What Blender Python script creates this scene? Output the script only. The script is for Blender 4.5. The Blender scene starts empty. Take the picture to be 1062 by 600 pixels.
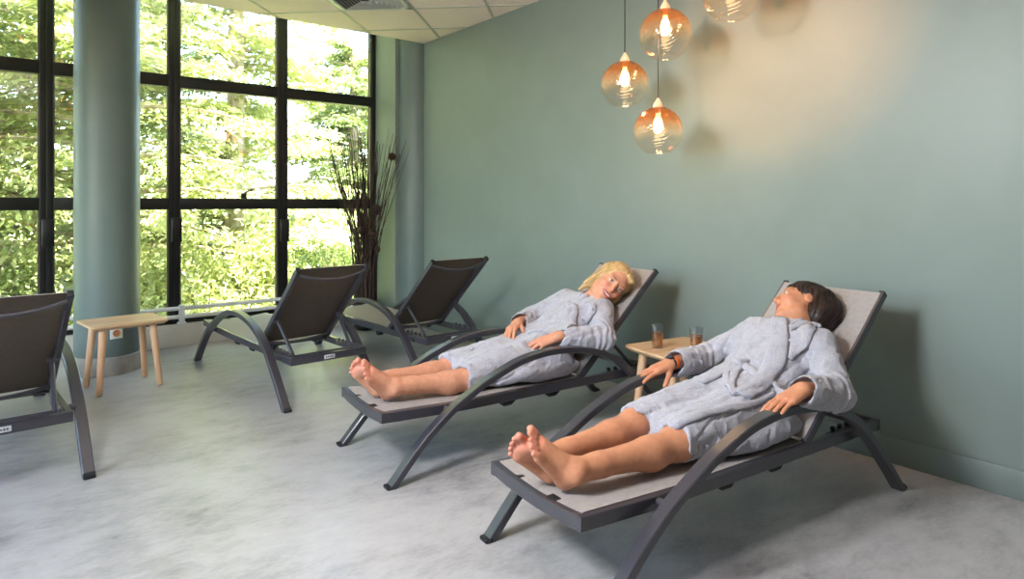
import bpy, bmesh, math, random
import numpy as np
from mathutils import Vector, Matrix

random.seed(7)
RNG = np.random.default_rng(11)
SC = bpy.context.scene
COL = SC.collection
PI = math.pi

# ------------------------------------------------------------------ helpers
def link(o, parent=None):
    COL.objects.link(o)
    if parent is not None:
        o.parent = parent
    return o

def tag(o, label=None, cat=None, group=None, kind=None):
    if label: o['label'] = label
    if cat: o['category'] = cat
    if group: o['group'] = group
    if kind: o['kind'] = kind
    return o

def thing(name, label, cat, loc=(0, 0, 0), rz=0.0, group=None):
    o = bpy.data.objects.new(name, None)
    o.empty_display_size = 0.1
    o.location = loc
    o.rotation_euler = (0, 0, rz)
    link(o)
    return tag(o, label, cat, group)

def smooth(me, angle=None):
    for p in me.polygons:
        p.use_smooth = True
    if angle is not None:
        me.set_sharp_from_angle(angle=angle)

def obj(name, bm, m, parent=None, sm=True, angle=0.6):
    me = bpy.data.meshes.new(name)
    if isinstance(bm, tuple):
        me.from_pydata(*bm)
    else:
        bmesh.ops.recalc_face_normals(bm, faces=bm.faces[:])
        bm.to_mesh(me)
        bm.free()
    if m is not None:
        me.materials.append(m)
    if sm:
        smooth(me, angle)
    o = bpy.data.objects.new(name, me)
    link(o, parent)
    return o

def struct(name, bm, m, parent=None, **k):
    o = obj(name, bm, m, parent, **k)
    if parent is None:
        o['kind'] = 'structure'
    return o

def add_box(bm, c, s, rot=None, bevel=0.0, seg=2):
    b2 = bmesh.new()
    bmesh.ops.create_cube(b2, size=1.0)
    bmesh.ops.scale(b2, vec=Vector(s), verts=b2.verts)
    if bevel > 0:
        bmesh.ops.bevel(b2, geom=b2.edges[:], offset=bevel, segments=seg, affect='EDGES', profile=0.5)
    if rot is not None:
        bmesh.ops.transform(b2, matrix=rot.to_4x4(), verts=b2.verts)
    bmesh.ops.translate(b2, vec=Vector(c), verts=b2.verts)
    merge(bm, b2)
    return bm

def merge(bm, b2):
    me = bpy.data.meshes.new('tmp')
    b2.to_mesh(me)
    b2.free()
    bm.from_mesh(me)
    bpy.data.meshes.remove(me)

def box(c, s, **k):
    return add_box(bmesh.new(), c, s, **k)

def frame_of(d, ref=Vector((0, 0, 1))):
    d = d.normalized()
    if abs(d.dot(ref)) > 0.98:
        ref = Vector((1, 0, 0))
    a = ref.cross(d).normalized()
    b = d.cross(a).normalized()
    return a, b

def add_tube(bm, pts, r, seg=12, cap=True):
    """round tube along points; r a number or a list"""
    pts = [Vector(p) for p in pts]
    n = len(pts)
    rs = r if isinstance(r, (list, tuple)) else [r] * n
    rings = []
    a = None
    for i, p in enumerate(pts):
        d = (pts[min(i + 1, n - 1)] - pts[max(i - 1, 0)]).normalized()
        if a is None:
            a, b = frame_of(d)
        else:
            a = (a - d * a.dot(d)).normalized()
            b = d.cross(a)
        rings.append([bm.verts.new(p + (a * math.cos(2 * PI * k / seg) + b * math.sin(2 * PI * k / seg)) * rs[i]) for k in range(seg)])
    for i in range(n - 1):
        for k in range(seg):
            bm.faces.new((rings[i][k], rings[i][(k + 1) % seg], rings[i + 1][(k + 1) % seg], rings[i + 1][k]))
    if cap:
        bm.faces.new(rings[0][::-1])
        bm.faces.new(rings[-1])
    return bm

def add_sweep(bm, pts, prof, side=Vector((0, 1, 0)), cap=True):
    """sweep a closed 2D profile [(u along side, v along normal)] on a path lying across 'side'"""
    pts = [Vector(p) for p in pts]
    n = len(pts)
    rings = []
    for i, p in enumerate(pts):
        d = (pts[min(i + 1, n - 1)] - pts[max(i - 1, 0)]).normalized()
        s = (side - d * side.dot(d)).normalized()
        nn = d.cross(s)
        rings.append([bm.verts.new(p + s * u + nn * v) for u, v in prof])
    m = len(prof)
    for i in range(n - 1):
        for k in range(m):
            bm.faces.new((rings[i][k], rings[i][(k + 1) % m], rings[i + 1][(k + 1) % m], rings[i + 1][k]))
    if cap:
        bm.faces.new(rings[0][::-1])
        bm.faces.new(rings[-1])
    return bm

def rect_prof(w, h, c=0.004):
    a, b = w / 2, h / 2
    return [(-a + c, -b), (a - c, -b), (a, -b + c), (a, b - c), (a - c, b), (-a + c, b), (-a, b - c), (-a, -b + c)]

def add_lathe(bm, prof, seg=32, c=(0, 0, 0), close=False):
    c = Vector(c)
    rings = []
    for r, z in prof:
        if r < 1e-6:
            rings.append([bm.verts.new(c + Vector((0, 0, z)))])
        else:
            rings.append([bm.verts.new(c + Vector((r * math.cos(2 * PI * k / seg), r * math.sin(2 * PI * k / seg), z))) for k in range(seg)])
    pairs = list(zip(rings, rings[1:]))
    if close:
        pairs.append((rings[-1], rings[0]))
    for A, B in pairs:
        for k in range(seg):
            k2 = (k + 1) % seg
            if len(A) == 1 and len(B) == 1:
                continue
            if len(A) == 1:
                bm.faces.new((A[0], B[k], B[k2]))
            elif len(B) == 1:
                bm.faces.new((A[k], A[k2], B[0]))
            else:
                bm.faces.new((A[k], A[k2], B[k2], B[k]))
    return bm

def catmull(P, n):
    """resample control points with a Catmull-Rom spline, n points per span"""
    P = [np.array(p, float) for p in P]
    Q = [2 * P[0] - P[1]] + P + [2 * P[-1] - P[-2]]
    out = []
    for i in range(1, len(Q) - 2):
        p0, p1, p2, p3 = Q[i - 1], Q[i], Q[i + 1], Q[i + 2]
        for j in range(n):
            t = j / n
            out.append(0.5 * (2 * p1 + (p2 - p0) * t + (2 * p0 - 5 * p1 + 4 * p2 - p3) * t * t + (3 * p1 - p0 - 3 * p2 + p3) * t ** 3))
    out.append(P[-1])
    return out

def children_of(o):
    return list(o.children)

def copy_tree(o, parent=None):
    c = o.copy()
    link(c, parent)
    if parent is not None:
        c.matrix_parent_inverse = o.matrix_parent_inverse.copy()
    for ch in children_of(o):
        copy_tree(ch, c)
    return c

# ------------------------------------------------------------------ materials
def lin(c):
    return tuple(((x / 255) / 12.92 if x / 255 <= 0.04045 else ((x / 255 + 0.055) / 1.055) ** 2.4) for x in c)

class NT:
    def __init__(self, name):
        self.m = bpy.data.materials.new(name)
        self.m.use_nodes = True
        self.t = self.m.node_tree
        self.t.nodes.clear()
        self.out = self.n('ShaderNodeOutputMaterial')
    def n(self, kind, **kw):
        x = self.t.nodes.new(kind)
        for k, v in kw.items():
            if k in x.inputs:
                x.inputs[k].default_value = v
            else:
                setattr(x, k, v)
        return x
    def l(self, a, b):
        self.t.links.new(a, b)
    def bsdf(self, **kw):
        b = self.n('ShaderNodeBsdfPrincipled')
        for k, v in kw.items():
            b.inputs[k].default_value = v
        self.l(b.outputs[0], self.out.inputs[0])
        return b
    def coord(self, scale=(1, 1, 1), kind='Object', rot=(0, 0, 0)):
        tc = self.n('ShaderNodeTexCoord')
        mp = self.n('ShaderNodeMapping')
        mp.inputs['Scale'].default_value = scale
        mp.inputs['Rotation'].default_value = rot
        self.l(tc.outputs[kind], mp.inputs[0])
        return mp.outputs[0]
    def noise(self, vec, scale, detail=4, rough=0.55, dist=0.0):
        x = self.n('ShaderNodeTexNoise')
        x.inputs['Scale'].default_value = scale
        x.inputs['Detail'].default_value = detail
        x.inputs['Roughness'].default_value = rough
        x.inputs['Distortion'].default_value = dist
        self.l(vec, x.inputs['Vector'])
        return x
    def ramp(self, fac, stops, interp='LINEAR'):
        r = self.n('ShaderNodeValToRGB')
        cr = r.color_ramp
        cr.interpolation = interp
        while len(cr.elements) < len(stops):
            cr.elements.new(0.5)
        for e, (p, c) in zip(cr.elements, stops):
            e.position = p
            e.color = (*c, 1) if len(c) == 3 else c
        self.l(fac, r.inputs[0])
        return r
    def bump(self, h, strength, dist, b):
        x = self.n('ShaderNodeBump')
        x.inputs['Strength'].default_value = strength
        x.inputs['Distance'].default_value = dist
        self.l(h, x.inputs['Height'])
        self.l(x.outputs[0], b.inputs['Normal'])
        return x

def mat_noise(name, c0, c1, scale=20, rough=0.5, metal=0.0, bump=0.0, bdist=0.002, stretch=(1, 1, 1), detail=4, spec=0.5, bscale=None):
    t = NT(name)
    b = t.bsdf(Roughness=rough, Metallic=metal)
    b.inputs['Specular IOR Level'].default_value = spec
    v = t.coord(stretch)
    nz = t.noise(v, scale, detail)
    r = t.ramp(nz.outputs[0], [(0.3, c0), (0.7, c1)])
    t.l(r.outputs[0], b.inputs['Base Color'])
    if bump:
        nb = nz if bscale is None else t.noise(v, bscale, 3)
        t.bump(nb.outputs[0], bump, bdist, b)
    return t.m

M = {}
# green painted wall: slightly rough roller texture
M['wall'] = mat_noise('sage_wall_paint', lin((115, 126, 121)), lin((120, 131, 126)), 3, 0.42, bump=0.05, bscale=160, bdist=0.001, spec=0.35)
M['baseboard'] = mat_noise('sage_baseboard_paint', lin((108, 119, 114)), lin((113, 124, 119)), 5, 0.45)
M['column'] = mat_noise('column_paint', lin((100, 113, 110)), lin((105, 118, 114)), 3, 0.42, bump=0.04, bscale=120, bdist=0.001, spec=0.35)
M['far_wall'] = mat_noise('dark_sage_paint', lin((84, 94, 88)), lin((92, 102, 96)), 4, 0.6)
M['white_wall'] = mat_noise('white_paint', lin((215, 212, 205)), lin((222, 220, 214)), 4, 0.7)
M['plinth'] = mat_noise('plinth_paint', lin((196, 192, 182)), lin((206, 202, 193)), 6, 0.5)
M['skirting_vinyl'] = mat_noise('vinyl_skirting', lin((150, 146, 140)), lin((172, 168, 160)), 12, 0.45)
M['frame_black'] = mat_noise('black_window_frame', lin((14, 13, 12)), lin((20, 18, 17)), 30, 0.4)
M['frame_bronze'] = mat_noise('bronze_window_gasket', lin((98, 90, 74)), lin((112, 103, 84)), 30, 0.35, metal=0.3)
M['alu'] = mat_noise('white_pipe_paint', lin((222, 222, 220)), lin((230, 230, 228)), 30, 0.35)
M['metal_dark'] = mat_noise('anthracite_powder_coat', lin((53, 51, 58)), lin((61, 59, 66)), 260, 0.30, metal=0.0, bump=0.06, bdist=0.0005, spec=0.6)
M['rubber'] = mat_noise('black_rubber', lin((18, 18, 19)), lin((26, 26, 27)), 80, 0.6)
M['plate'] = mat_noise('pale_plate', lin((200, 200, 205)), lin((222, 222, 226)), 40, 0.3, metal=0.2)
M['ink'] = mat_noise('plate_ink', lin((60, 60, 66)), lin((80, 80, 86)), 40, 0.5)
M['socket'] = mat_noise('socket_plastic', lin((226, 224, 216)), lin((232, 230, 224)), 40, 0.35)
M['socket_orange'] = mat_noise('socket_face', lin((190, 120, 70)), lin((205, 135, 82)), 40, 0.4)

_b = [n for n in M['metal_dark'].node_tree.nodes if n.type == 'BSDF_PRINCIPLED'][0]
_b.inputs['Coat Weight'].default_value = .35
_b.inputs['Coat Roughness'].default_value = .22

def m_sling(name, c0, c1):
    t = NT(name)
    b = t.bsdf(Roughness=0.65)
    b.inputs['Specular IOR Level'].default_value = 0.25
    v = t.coord()
    w = t.n('ShaderNodeTexWave', wave_type='BANDS', bands_direction='X')
    w.inputs['Scale'].default_value = 190
    t.l(v, w.inputs['Vector'])
    w2 = t.n('ShaderNodeTexWave', wave_type='BANDS', bands_direction='Y')
    w2.inputs['Scale'].default_value = 190
    t.l(v, w2.inputs['Vector'])
    ml = t.n('ShaderNodeMath', operation='MULTIPLY')
    t.l(w.outputs['Fac'], ml.inputs[0]); t.l(w2.outputs['Fac'], ml.inputs[1])
    nz = t.noise(v, 60, 5)
    ad = t.n('ShaderNodeMath', operation='ADD')
    t.l(ml.outputs[0], ad.inputs[0]); t.l(nz.outputs[0], ad.inputs[1])
    r = t.ramp(ad.outputs[0], [(0.35, lin(c0)), (1.1, lin(c1))])
    t.l(r.outputs[0], b.inputs['Base Color'])
    t.bump(ml.outputs[0], 0.3, 0.0008, b)
    # a woven sling lets a little light through
    tr = t.n('ShaderNodeBsdfTranslucent')
    tr.inputs[0].default_value = (*lin((120, 108, 98)), 1)
    mx = t.n('ShaderNodeMixShader'); mx.inputs[0].default_value = 0.05
    t.l(b.outputs[0], mx.inputs[1]); t.l(tr.outputs[0], mx.inputs[2])
    t.l(mx.outputs[0], t.out.inputs[0])
    return t.m
M['sling'] = m_sling('taupe_sling_mesh', (146, 138, 134), (172, 164, 160))
M['sling_under_shade'] = m_sling('shaded_sling_reverse', (92, 81, 70), (108, 96, 84))  # same sling cloth, its shaded side given as a darker colour

def m_wood(name, c0, c1, c2, axis='X', scale=1.0):
    t = NT(name)
    b = t.bsdf(Roughness=0.42)
    st = {'X': (1.2, 14, 14), 'Y': (14, 1.2, 14), 'Z': (14, 14, 1.2)}[axis]
    v = t.coord(tuple(s * scale for s in st))
    nz = t.noise(v, 2.2, 6, 0.6, 0.6)
    n2 = t.noise(v, 9, 3)
    ad = t.n('ShaderNodeMath', operation='MULTIPLY_ADD'); ad.inputs[1].default_value = 0.25
    t.l(n2.outputs[0], ad.inputs[0]); t.l(nz.outputs[0], ad.inputs[2])
    r = t.ramp(ad.outputs[0], [(0.35, c0), (0.6, c1), (0.85, c2)])
    t.l(r.outputs[0], b.inputs['Base Color'])
    t.bump(nz.outputs[0], 0.05, 0.001, b)
    return t.m
M['wood'] = m_wood('pale_oak', lin((184, 142, 102)), lin((206, 168, 128)), lin((222, 190, 152)))
M['wood_leg'] = m_wood('pale_oak_leg', lin((196, 148, 108)), lin((212, 168, 130)), lin((222, 184, 148)), 'Z')

def m_floor():
    t = NT('polished_concrete_vinyl')
    b = t.bsdf(Roughness=0.3)
    v = t.coord()
    n1 = t.noise(v, 1.3, 3, 0.5, 0.2)
    n2 = t.noise(t.coord((1, 1.9, 1), rot=(0, 0, 0.65)), 5.5, 6, 0.62, 0.3)
    n3 = t.noise(t.coord((1, 2.2, 1), rot=(0, 0, 0.65)), 26, 5, 0.65, 0.5)
    a = t.n('ShaderNodeMath', operation='MULTIPLY_ADD'); a.inputs[1].default_value = 0.9
    t.l(n2.outputs[0], a.inputs[0]); t.l(n1.outputs[0], a.inputs[2])
    a2 = t.n('ShaderNodeMath', operation='MULTIPLY_ADD'); a2.inputs[1].default_value = 0.45
    t.l(n3.outputs[0], a2.inputs[0]); t.l(a.outputs[0], a2.inputs[2])
    mr = t.n('ShaderNodeMapRange'); mr.inputs['From Min'].default_value = 0.75; mr.inputs['From Max'].default_value = 1.62
    t.l(a2.outputs[0], mr.inputs['Value'])
    r = t.ramp(mr.outputs[0], [(0.05, lin((118, 116, 116))), (0.30, lin((155, 152, 152))), (0.55, lin((175, 172, 172))), (0.95, lin((190, 187, 187)))])
    t.l(r.outputs[0], b.inputs['Base Color'])
    rr = t.ramp(n2.outputs[0], [(0.3, (0.30, 0.30, 0.30)), (0.7, (0.42, 0.42, 0.42))])
    t.l(rr.outputs[0], b.inputs['Roughness'])
    t.bump(n3.outputs[0], 0.04, 0.001, b)
    return t.m
M['floor'] = m_floor()

def m_ceiling():
    t = NT('mineral_ceiling_tile')
    b = t.bsdf(Roughness=0.9)
    v = t.coord()
    nz = t.noise(v, 180, 3)
    r = t.ramp(nz.outputs[0], [(0.35, lin((244, 224, 216))), (0.65, lin((252, 234, 226)))])
    t.l(r.outputs[0], b.inputs['Base Color'])
    t.bump(nz.outputs[0], 0.2, 0.001, b)
    return t.m
M['ceiling'] = m_ceiling()
M['tbar'] = mat_noise('ceiling_tbar', lin((182, 178, 168)), lin((190, 186, 176)), 20, 0.45)
M['vent'] = mat_noise('vent_white', lin((222, 220, 216)), lin((230, 228, 224)), 20, 0.4)
M['vent_dark'] = mat_noise('vent_throat', lin((104, 102, 98)), lin((114, 112, 108)), 20, 0.7)

def schlick(t, f0, f1=1.0, normal=None):
    """facing-angle reflectance that is the same from both sides of a thin wall"""
    lw = t.n('ShaderNodeLayerWeight'); lw.inputs['Blend'].default_value = .5
    if normal is not None: t.l(normal, lw.inputs['Normal'])
    p = t.n('ShaderNodeMath', operation='POWER'); p.inputs[1].default_value = 3.5
    t.l(lw.outputs['Facing'], p.inputs[0])
    r = t.n('ShaderNodeMapRange'); r.inputs['To Min'].default_value = f0; r.inputs['To Max'].default_value = f1
    t.l(p.outputs[0], r.inputs['Value'])
    return r.outputs[0]

def m_thin_glass(name, tint=(1, 1, 1), f0=0.04, f1=.8):
    t = NT(name)
    tr = t.n('ShaderNodeBsdfTransparent'); tr.inputs[0].default_value = (*tint, 1)
    gl = t.n('ShaderNodeBsdfGlossy'); gl.inputs['Roughness'].default_value = 0.02
    mx = t.n('ShaderNodeMixShader')
    t.l(schlick(t, f0, f1), mx.inputs[0]); t.l(tr.outputs[0], mx.inputs[1]); t.l(gl.outputs[0], mx.inputs[2])
    t.l(mx.outputs[0], t.out.inputs[0])
    return t.m
M['pane'] = m_thin_glass('window_glass', (0.96, 0.98, 0.95))
M['tumbler'] = m_thin_glass('tumbler_glass', (0.96, 0.97, 0.97), .09, .7)

def m_tea():
    t = NT('pale_tea')
    tr = t.n('ShaderNodeBsdfTransparent'); tr.inputs[0].default_value = (*lin((226, 178, 108)), 1)
    df = t.n('ShaderNodeBsdfPrincipled')
    df.inputs['Base Color'].default_value = (*lin((196, 138, 70)), 1); df.inputs['Roughness'].default_value = 0.1
    mx = t.n('ShaderNodeMixShader'); mx.inputs[0].default_value = 0.35
    t.l(tr.outputs[0], mx.inputs[1]); t.l(df.outputs[0], mx.inputs[2]); t.l(mx.outputs[0], t.out.inputs[0])
    return t.m
M['tea'] = m_tea()

def m_globe():
    """blown glass: amber at the crown fading to clear at the bottom, faint swirl ribs"""
    t = NT('amber_blown_glass')
    v = t.coord()
    sp = t.n('ShaderNodeSeparateXYZ'); t.l(v, sp.inputs[0])
    nz = t.noise(v, 9, 3)
    ad = t.n('ShaderNodeMath', operation='MULTIPLY_ADD'); ad.inputs[1].default_value = 0.05
    t.l(nz.outputs[0], ad.inputs[0]); t.l(sp.outputs['Z'], ad.inputs[2])
    mr = t.n('ShaderNodeMapRange'); mr.inputs['From Min'].default_value = -0.03; mr.inputs['From Max'].default_value = 0.14
    t.l(ad.outputs[0], mr.inputs['Value'])
    cr = t.ramp(mr.outputs[0], [(0.0, (0.98, 0.95, 0.91)), (0.35, (0.94, 0.84, 0.72)), (0.70, (0.66, 0.33, 0.13)), (1.0, (0.46, 0.17, 0.05))])
    w = t.n('ShaderNodeTexWave', wave_type='BANDS', bands_direction='DIAGONAL')
    w.inputs['Scale'].default_value = 22; w.inputs['Distortion'].default_value = 1.5
    t.l(v, w.inputs['Vector'])
    bp = t.n('ShaderNodeBump'); bp.inputs['Strength'].default_value = 0.35; bp.inputs['Distance'].default_value = 0.003
    t.l(w.outputs['Fac'], bp.inputs['Height'])
    tr = t.n('ShaderNodeBsdfTransparent'); t.l(cr.outputs[0], tr.inputs[0])
    gl = t.n('ShaderNodeBsdfGlossy'); gl.inputs['Roughness'].default_value = 0.04
    t.l(bp.outputs[0], gl.inputs['Normal'])
    gl.inputs[0].default_value = (1.0, 0.86, 0.70, 1)
    tl = t.n('ShaderNodeBsdfTranslucent'); t.l(cr.outputs[0], tl.inputs[0])
    mr2 = t.n('ShaderNodeMapRange'); mr2.inputs['To Min'].default_value = 0.0; mr2.inputs['To Max'].default_value = 0.22
    t.l(mr.outputs[0], mr2.inputs['Value'])
    m1 = t.n('ShaderNodeMixShader'); t.l(mr2.outputs[0], m1.inputs[0]); t.l(tr.outputs[0], m1.inputs[1]); t.l(tl.outputs[0], m1.inputs[2])
    m2 = t.n('ShaderNodeMixShader'); t.l(schlick(t, .05, .6, bp.outputs[0]), m2.inputs[0]); t.l(m1.outputs[0], m2.inputs[1]); t.l(gl.outputs[0], m2.inputs[2])
    t.l(m2.outputs[0], t.out.inputs[0])
    return t.m
M['globe'] = m_globe()

def m_emit(name, c, s):
    t = NT(name)
    e = t.n('ShaderNodeEmission'); e.inputs[0].default_value = (*c, 1); e.inputs[1].default_value = s
    t.l(e.outputs[0], t.out.inputs[0])
    return t.m
M['bulb'] = m_emit('warm_bulb_glow', (1.0, 0.72, 0.42), 16)
M['cap'] = mat_noise('lamp_holder_wood', lin((206, 178, 146)), lin((226, 200, 170)), 30, 0.4)
M['cord'] = mat_noise('black_cord', lin((30, 30, 30)), lin((44, 43, 42)), 300, 0.7)
M['twig'] = mat_noise('dry_dark_twig', lin((40, 26, 20)), lin((66, 44, 34)), 40, 0.7)
M['rattan'] = mat_noise('dark_rattan', lin((40, 22, 16)), lin((64, 38, 28)), 60, 0.6)
M['pot'] = mat_noise('dark_glazed_pot', lin((34, 28, 26)), lin((50, 42, 38)), 20, 0.3)
# ------------------------------------------------------------------ the room
XW, YW, ZC, YC = 3.52, 6.60, 2.98, 5.90       # green wall, window plane, ceiling height, ceiling edge
XL, YB, ZT = -2.6, -2.2, 3.9                  # far left wall, wall behind, slab over the glazing

struct('floor', box(((XL + XW) / 2, (YB + YW) / 2 + .05, -0.05), (XW - XL + .2, YW - YB + .3, 0.1)), M['floor'], sm=False)
struct('wall_right', box((XW + 0.06, (YB + YW) / 2 + .06, ZT / 2), (0.12, YW - YB + .24, ZT)), M['wall'], sm=False)
wl = bmesh.new()
LY0, LY1, LZ0, LZ1 = 1.5, 5.0, .75, 2.75          # opening for an added, unseen window that fills the room with skylight
for c, s in (((XL - .06, (YB + LY0) / 2, ZT / 2), (.12, LY0 - YB, ZT)), ((XL - .06, (LY1 + YW) / 2, ZT / 2), (.12, YW - LY1, ZT)),
             ((XL - .06, (LY0 + LY1) / 2, LZ0 / 2), (.12, LY1 - LY0, LZ0)), ((XL - .06, (LY0 + LY1) / 2, (LZ1 + ZT) / 2), (.12, LY1 - LY0, ZT - LZ1))):
    add_box(wl, c, s)
struct('wall_left', wl, M['far_wall'], sm=False)
struct('wall_back', box(((XL + XW) / 2, YB - 0.06, ZT / 2), (XW - XL, 0.12, ZT)), M['far_wall'], sm=False)
# window wall: return strip right of the glazing, plinth below it, lintel above
XG = 3.29
struct('wall_front', box(((XG + XW) / 2 + .02, 6.40, ZT / 2), (XW - XG + .04, 0.60, ZT), bevel=.004), M['wall'], sm=False)
b = box(((XL + XG) / 2, YW + .03, 0.1), (XG - XL, 0.24, 0.20), bevel=.006)
struct('trim_1', b, M['plinth'], angle=.5)
b = box(((XL + XW) / 2, YW - .2, ZT + .06), (XW - XL + .3, 1.4, 0.12))
struct('trim_2', b, M['white_wall'], sm=False)

b = box((XW - 0.006, (YB + YC) / 2, 0.065), (0.012, YC - YB, 0.13), bevel=.003)
struct('baseboard_right', b, M['baseboard'], angle=.5)

# ceiling: one slab with its grid of T-bars laid at 45 degrees
b = box(((XL + XW) / 2, (YB + YC) / 2, ZC + 0.04), (XW - XL, YC - YB, 0.08))
cl = struct('ceiling', b, M['ceiling'], sm=False)
bb = box(((XL + XW) / 2, YC + .01, ZC + .48), (XW - XL, 0.04, 0.80))
struct('trim_3', bb, M['white_wall'], sm=False)
T = 0.642
g = bmesh.new()
def clip_line(p, d):
    lo, hi = -20.0, 20.0
    for i, (a, c) in enumerate(((XL + .02, XW - .005), (YB + .02, YC - .005))):
        t0, t1 = (a - p[i]) / d[i], (c - p[i]) / d[i]
        lo, hi = max(lo, min(t0, t1)), min(hi, max(t0, t1))
    return lo, hi
for fam in (0, 1):
    d = Vector((1, 1, 0)).normalized() if fam == 0 else Vector((1, -1, 0)).normalized()
    for k in range(-14, 15):
        off = (-2.985 + k * T * math.sqrt(2)) if fam == 0 else (7.71 + k * T * math.sqrt(2))
        p = Vector((off / 2, -off / 2, 0)) if fam == 0 else Vector((off / 2, off / 2, 0))
        lo, hi = clip_line(p, d)
        if hi - lo < 0.05: continue
        c = p + d * (lo + hi) / 2
        add_box(g, (c.x, c.y, ZC - 0.002), (hi - lo, 0.022, 0.006), rot=Matrix.Rotation(PI / 4 if fam == 0 else -PI / 4, 3, 'Z'))
obj('ceiling_grid', g, M['tbar'], cl, sm=False)

# supply-air diffuser filling one ceiling tile
tc = Vector(((-2.985 + T * math.sqrt(2) * .5 + 7.71 - T * math.sqrt(2) * .5) / 2, (7.71 - T * math.sqrt(2) * .5 + 2.985 - T * math.sqrt(2) * .5) / 2, ZC))
dv = thing('ceiling_vent', 'white square louvred air vent set in the ceiling tiles', 'vent', tc, PI / 4)
h = T / 2 - .015
bm = bmesh.new()
for a in range(4):
    R_ = Matrix.Rotation(a * PI / 2, 3, 'Z')
    add_box(bm, R_ @ Vector((0, h - .02, -0.006)), (2 * h, .04, .014), rot=R_, bevel=.003)
obj('vent_frame', bm, M['vent'], dv)
obj('vent_throat', box((0, 0, -.001), (2 * h - .02, 2 * h - .02, .004)), M['vent_dark'], dv, sm=False)
for a in range(4):
    R_ = Matrix.Rotation(a * PI / 2, 3, 'Z')
    for k in range(7):
        q = .045 + k * .034
        L_ = 2 * (h - q) - .004
        if L_ < .06: continue
        s = box(R_ @ Vector((0, h - q - .012, -.014)), (L_, .026, .003), rot=R_ @ Matrix.Rotation(.7, 3, 'X'))
        obj('vent_blade', s, M['vent'], dv, sm=False)

# ------------------------------------------------------------------ glazing: one window per bay
def window(n, x0, x1, split=False):
    fr = bmesh.new()
    st = 0.046
    z0, z1 = 0.20, ZT
    for x in (x0 + st / 2, x1 - st / 2):
        add_box(fr, (x, YW, (z0 + z1) / 2), (st, .10, z1 - z0), bevel=.004)
    tz = [(z0, z0 + .05), (1.245, 1.35), (2.365, 2.475), (z1 - .06, z1)]
    for a, c in tz:
        add_box(fr, ((x0 + x1) / 2, YW, (a + c) / 2), (x1 - x0 - 2 * st + .004, .09, c - a), bevel=.006)
    w = struct('window_%d' % n, fr, M['frame_black'], angle=.5)
    # slim bronze glazing beads on the room side of the stiles
    for x in (x0 + st + .006, x1 - st - .006):
        obj('glazing_bead', box((x, YW - .02, (z0 + z1) / 2), (.012, .035, z1 - z0 - .02), bevel=.002), M['frame_bronze'], w)
    for (a, c), (a2, c2) in zip(tz, tz[1:]):
        obj('pane', box(((x0 + x1) / 2, YW + .01, (c + a2) / 2), (x1 - x0 - 2 * st + .01, .006, a2 - c + .01)), M['pane'], w, sm=False)
    return w
fr = bmesh.new()  # frame of the added fill window, out of view on the left
for y in (LY0 + .03, (2 * LY0 + LY1) / 3, (LY0 + 2 * LY1) / 3, LY1 - .03):
    add_box(fr, (XL - .06, y, (LZ0 + LZ1) / 2), (.08, .06, LZ1 - LZ0), bevel=.004)
for z in (LZ0 + .03, LZ1 - .03):
    add_box(fr, (XL - .06, (LY0 + LY1) / 2, z), (.07, LY1 - LY0 - .02, .06), bevel=.004)
wfill = struct('window_7', fr, M['frame_black'], angle=.5)
obj('pane', box((XL - .06, (LY0 + LY1) / 2, (LZ0 + LZ1) / 2), (.006, LY1 - LY0 - .05, LZ1 - LZ0 - .05)), M['pane'], wfill, sm=False)
xs = [-2.6, -1.68, -.69, .325, 1.277, 2.262, 3.29]
WN = []
for i in range(6):
    WN.append(window(i + 1, xs[i], xs[i + 1]))
# black catch boxes on the mullions, a stay on the middle transom
for i, x in ((3, .325), (4, 1.277), (5, 2.262)):
    obj('window_catch', box((x + .012, YW - .072, 1.06 if i != 5 else 1.03), (.085, .05, .22), bevel=.006), M['frame_black'], WN[i])
obj('stay_arm', add_tube(add_box(bmesh.new(), (1.88, YW - .07, 1.375), (.05, .03, .05), bevel=.004), [(1.88, YW - .075, 1.40), (1.96, YW - .085, 1.44)], .008), M['frame_black'], WN[4])

# heating pipes along the foot of the glass
YP = 6.512
hp = thing('heating_pipe', 'pair of white horizontal pipes running along the foot of the window', 'pipe', (0, YP, 0))
obj('pipe', add_tube(bmesh.new(), [(-2.5, 0, .345), (3.15, 0, .345)], .019, 14), M['alu'], hp)
obj('pipe', add_tube(bmesh.new(), [(-2.5, 0, .268), (3.15, 0, .268)], .019, 14), M['alu'], hp)
for x in (-1.6, -.1, 1.33, 2.95):
    bk = bmesh.new()
    add_box(bk, (x, 0, .30), (.045, .046, .15), bevel=.005)
    add_box(bk, (x, .004, .2105), (.07, .05, .02), bevel=.004)
    obj('pipe_bracket', bk, M['alu'], hp)

# ------------------------------------------------------------------ columns
def column(x, y, r, name, base=True):
    c = struct(name, add_lathe(bmesh.new(), [(r, 0), (r, ZT)], 64, (x, y, 0)), M['column'])
    if base:
        obj('column_base', add_lathe(bmesh.new(), [(r, 0), (r + .008, 0), (r + .008, .135), (r, .14)], 64, (x, y, 0)), M['skirting_vinyl'], c)
    return c
column(.684, 5.934, .222, 'column')
column(3.57, 6.13, .235, 'column_engaged', False).name = 'column'

s = thing('wall_socket', 'white wall socket low on the round column behind the oak stool', 'socket', (.715, 5.713, .320), .138)
obj('cover_plate', box((0, -.004, 0), (.085, .012, .085), bevel=.004), M['socket'], s)
bm = add_lathe(bmesh.new(), [(0.001, 0), (.02, 0), (.024, .004), (.026, .004), (.026, 0)], 24)
bmesh.ops.rotate(bm, matrix=Matrix.Rotation(PI / 2, 3, 'X'), verts=bm.verts)
bmesh.ops.translate(bm, vec=(0, -.0105, 0), verts=bm.verts)
obj('socket_well', bm, M['socket_orange'], s)
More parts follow.
